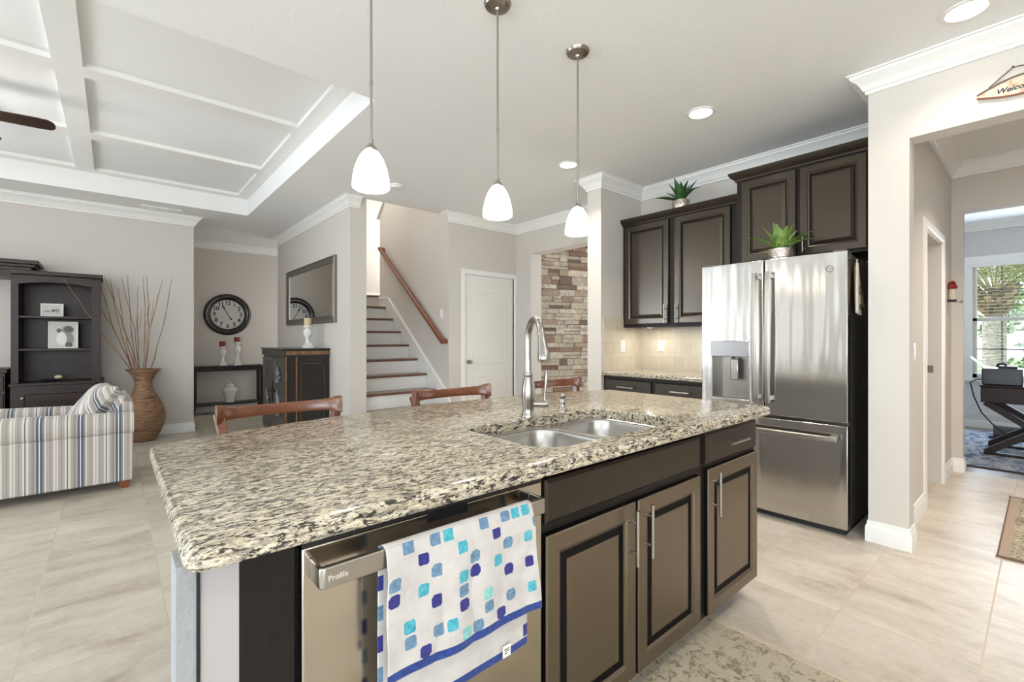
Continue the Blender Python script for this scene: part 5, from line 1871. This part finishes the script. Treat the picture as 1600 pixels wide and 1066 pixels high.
# window: frame, sill, panes, blind
wf = MB()
for a, b, c, d_ in ((WY0, WY0 + .05, WZ0, WZ1), (WY1 - .05, WY1, WZ0, WZ1), (WY0, WY1, WZ0, WZ0 + .05), (WY0, WY1, WZ1 - .05, WZ1), (WY0, WY1, 1.475, 1.525)):
    wf.box(9.13, 9.19, a, b, c, d_)
w3 = struct('window_3', wf, M['white'])
struct('window_sill', boxes((9.02, 9.13, WY0 - .05, WY1 + .08, WZ0 - .045, WZ0 - .012)), M['white'], parent=w3)
struct('window_casing', boxes((9.075, 9.1, WY1 - .01, WY1 + .075, WZ0 - .012, WZ1 + .08), (9.075, 9.1, WY0 - .075, WY0 + .01, WZ0 - .012, WZ1 + .08), (9.07, 9.1, WY0 - .09, WY1 + .09, WZ1 - .01, WZ1 + .09)), M['white'], parent=w3)
M['muntin'] = plain('grille_grey', rgb(120, 126, 124), .5)
mm = MB()
for y in (.385, .06, -.28, -.62):
    mm.box(9.155, 9.165, y - .008, y + .008, WZ0 + .05, WZ1 - .05)
for z in (1.09, 1.90):
    mm.box(9.155, 9.165, WY0 + .05, WY1 - .05, z - .008, z + .008)
struct('window_grille', mm, M['muntin'], parent=w3)
def glass():
    m = NT('window_glass')
    tr_ = m.n('BsdfTransparent')
    gl = m.n('BsdfGlossy', {'Roughness': .02})
    mx = m.n('MixShader', {0: .05, 1: tr_.outputs[0], 2: gl.outputs[0]})
    m.t.links.new(mx.outputs[0], m.t.nodes['Material Output'].inputs[0])
    return m.m
M['glass'] = glass()
struct('window_pane', MB().poly([(9.16, WY0 + .05, WZ0 + .05), (9.16, WY1 - .05, WZ0 + .05), (9.16, WY1 - .05, WZ1 - .05), (9.16, WY0 + .05, WZ1 - .05)]), M['glass'], parent=w3, fix=False)
t = thing('window_blind', 'open white slatted blind in the study window', 'window blind', (9.10, -.19, 2.24))
obj('headrail', boxes((9.075, 9.125, WY0 + .012, WY1 - .012, WZ1 - .06, WZ1 - .005)), M['white'], t)
bl = MB()
for k in range(34):
    z = WZ0 + .06 + k * .0455
    bl.bar((9.102, WY0 + .016, z), (9.102, WY1 - .016, z), .046, .003, (-.10, 0, 1))
obj('slats', bl, M['white'], t)
cd = MB()
for y in (.52, .1, -.4, -.9):
    cd.cyl((9.080, y, WZ0 + .05), (9.080, y, WZ1 - .05), .0016, n=5)
obj('ladder_cords', cd, M['white'], t)

t = thing('desk', 'dark wooden study desk on crossed trestle legs', 'desk', (7.2, -.3, 0))
M['desk'] = wood_mat('desk_dark_wood', rgb(34, 25, 24), rgb(54, 41, 39), (3, 3, 1), .45, 0, .3)
DX0, DX1, DY0, DY1 = 6.98, 7.68, -1.10, .462
obj('desktop', boxes((DX0, DX1, DY0, DY1, .725, .745), (DX0 + .01, DX1 - .01, DY0 + .01, DY1 - .01, .56, .725)), M['desk'], t, bevel=.006)
for xx_ in (DX0 + .03, DX1 - .09):
    mb = MB().bar((xx_ + .03, .42, .56), (xx_ + .03, -.30, .03), .06, .055, (1, 0, 0))
    obj('leg', mb, M['desk'], t, bevel=.003)
    mb = MB().bar((xx_ + .03, .415, .03), (xx_ + .03, -.30, .56), .06, .085, (1, 0, 0))
    obj('leg', mb, M['desk'], t, bevel=.003)
    obj('foot_rail', boxes((xx_, xx_ + .06, -.32, .43, .0115, .035)), M['desk'], t, bevel=.003)
t = thing('printer', 'dark grey printer with a raised paper tray on the study desk', 'printer', (7.25, .30, .745))
M['printer'] = plain('printer_plastic', rgb(52, 56, 64), .35)
obj('body', boxes((7.05, 7.45, .150, .448, .745, .918)), M['printer'], t, bevel=.012)
obj('front_panel', boxes((7.044, 7.05, .30, .43, .80, .86)), M['black'], t)
obj('paper_tray', MB().bar((7.30, .44, .915), (7.30, .55, 1.03), .008, .24, (1, 0, 0)), M['plastic'], t)
M['machine'] = plain('dark_plastic', rgb(36, 38, 42), .45)
t = thing('desk_scanner', 'small dark device lying on top of the printer', 'device', (7.25, .26, .918))
obj('case', boxes((7.12, 7.38, .19, .33, .918, .945)), M['machine'], t, bevel=.008)
obj('grip', MB().tube([(7.2, .34, .93), (7.2, .33, .962), (7.2, .29, .968), (7.2, .27, .946)], .012, 8), M['machine'], t)
tag(obj('power_cable', MB().tube([(7.2, .452, .79), (7.2, .50, .785), (7.2, .545, .75), (7.22, .52, .60), (7.25, .46, .42), (7.30, .36, .27), (7.36, .26, .17), (7.42, .20, .10)], .006, 8), M['rubber']), 'black cable drooping off the study desk behind the printer', 'cable')
M['rounded_grey'] = plain('cylinder_grey', rgb(92, 88, 86), .6)
t = thing('cylinder', 'grey rounded footrest on the rug beyond the desk legs', 'cylinder', (8.25, .30, .009))  # unidentified grey rounded shape beyond the desk
obj('cushion', MB().tube([(8.25, .42, .10), (8.25, .40, .10), (8.25, .10, .10), (8.25, .08, .10)], [.07, .085, .085, .07], 20), M['rounded_grey'], t)
obj('base', boxes((8.17, 8.33, .07, .46, .009, .03)), M['machine'], t, bevel=.005)

# ------------------------------------------------------------------ garden outside the study window
def leafy(name, c0, c1, c2):
    m = NT(name)
    g = m.n('NewGeometry')
    m.p(Base_Color=m.ramp(g.outputs['Random Per Island'], [(0, c0), (.5, c1), (.9, c2)]), Roughness=.6)
    return m.m


M['grass'] = leaf_mat('lawn_grass', rgb(96, 130, 62), rgb(122, 156, 80), rgb(150, 178, 104))
tag(obj('lawn', MB().box(9.3, 45, -25, 25, -.35, -.15), M['grass']), 'sunny green lawn outside the study window', 'lawn')['kind'] = 'stuff'
M['bush'] = leafy('bush_leaves', rgb(50, 84, 42), rgb(84, 124, 62), rgb(126, 160, 90))
M['far_tree'] = leafy('tree_leaves', rgb(64, 96, 56), rgb(104, 138, 84), rgb(150, 176, 120))


def foliage(c, r, n, size, seed):
    q = random.Random(seed)
    mb = MB()
    for _ in range(n):
        a, b = q.uniform(0, 2 * PI), q.uniform(-.35, 1)
        k = q.uniform(.72, 1.0) * (1 + .18 * math.sin(3 * a + seed) + .12 * math.sin(7 * b + seed))
        s = math.sqrt(max(0, 1 - b * b))
        p = Vector((c[0] + r[0] * k * s * math.cos(a), c[1] + r[1] * k * s * math.sin(a), c[2] + r[2] * k * b))
        u = Vector((q.uniform(-1, 1), q.uniform(-1, 1), q.uniform(-1, 1))).normalized()
        w = u.orthogonal().normalized()
        e = size * q.uniform(.6, 1.4)
        mb.add([p - u * e, p + w * e * .5, p + u * e, p - w * e * .5], [(0, 1, 2, 3)])
    return mb


shr = [((16.4, 2.9, .35), (1.2, 1.3, 1.0), 'bushy green shrub at the trunk side of the palm, before the trees'), ((17.9, -.9, .4), (1.3, 1.5, 1.0), 'low leafy green shrub on the lawn beyond the palm'), ((20.5, -5.2, .5), (1.5, 2.0, 1.3), 'wide green shrub far across the lawn')]
for i, (c, r, lb) in enumerate(shr):
    t = thing('shrub', lb, 'shrub', (c[0], c[1], -.15), 0, 'shrubs on the lawn')
    obj('foliage', foliage(c, r, 1500, .10, 20 + i), M['bush'], t, fix=False)
    obj('stem', MB().cyl((c[0], c[1], -.15), (c[0], c[1], c[2]), .06, .03, 8), M['branch'], t)
tre = [((24, 5.2, 2.6), (2.6, 2.8, 2.6), 'pale green tree beyond the lawn behind the palm crown'), ((27, -1.8, 2.4), (2.6, 2.9, 2.6), 'bright green tree far beyond the lawn past the palm'), ((31, -9.5, 3.2), (3, 3.6, 3.0), 'tall green tree furthest across the lawn')]
for i, (c, r, lb) in enumerate(tre):
    t = thing('tree', lb, 'tree', (c[0], c[1], -.15), 0, 'trees beyond the lawn')
    obj('crown', foliage(c, r, 3200, .17, 40 + i), M['far_tree'], t, fix=False)
    obj('trunk', MB().cyl((c[0], c[1], -.15), (c[0], c[1], c[2]), .16, .08, 10), M['branch'], t)


def palm_bark():
    m = NT('palm_trunk_bark')
    n = m.noise(m.co((4, 4, 14)), 2.5, 5, .7)
    m.p(Base_Color=m.ramp(n, [(.35, rgb(120, 108, 98)), (.6, rgb(206, 200, 194))]), Roughness=.9)
    m.bump(n, .8, .03)
    return m.m


PX, PYY = 14.4, .72
t = thing('palm_tree', 'palm tree with pale trunk and spreading fronds outside the study window', 'palm tree', (PX, PYY, -.15))
obj('trunk', MB().lathe([(.24, 0), (.20, .2), (.185, .8), (.19, 1.75), (.21, 1.85), (0, 1.9)], 20, (PX, PYY, -.15)), palm_bark(), t)
M['boot'] = leafy('palm_boots', rgb(110, 88, 70), rgb(140, 118, 96), rgb(168, 148, 124))
q = random.Random(9)
bt = MB()
for k in range(60):
    a = k * 2.4
    z = 1.72 + .55 * k / 60
    rr = .19 + .16 * (k / 60)
    d = Vector((math.cos(a), math.sin(a), 0))
    p = Vector((PX, PYY, z)) + d * (rr - .05)
    bt.bar(p, p + d * .12 + Vector((0, 0, .13)), .10, .035)
obj('boots', bt, M['boot'], t)
M['frond'] = leafy('palm_frond', rgb(112, 112, 78), rgb(140, 144, 100), rgb(176, 172, 134))
for k in range(26):
    a = k * 2.399
    el = math.radians(q.uniform(38, 82))
    L = q.uniform(1.6, 2.3)
    d = Vector((math.cos(a), math.sin(a), 0))
    side = Vector((-d.y, d.x, 0))
    pts = []
    p = Vector((PX, PYY, 2.25)) + d * .10
    ang = el
    fm_ = MB()
    for i in range(16):
        pts.append(p.copy())
        st = d * math.cos(ang) + Vector((0, 0, 1)) * math.sin(ang)
        if i > 2:
            for sg in (-1, 1):
                for h_ in (0, .5):
                    b0 = p + st * (L / 16 * h_)
                    lf = (side * sg * .8 + st * .75).normalized() * (.34 * math.sin(PI * (i + 1) / 18) + .06)
                    dn = Vector((0, 0, -.05))
                    fm_.add([b0, b0 + lf * .5 + st * .02, b0 + lf + dn, b0 + lf * .5 - st * .02], [(0, 1, 2, 3)])
        p = p + st * (L / 16)
        ang -= .06
    fm_.tube(pts, [.018 - .001 * i for i in range(16)], 5)
    obj('frond', fm_, M['frond'], t, fix=False)
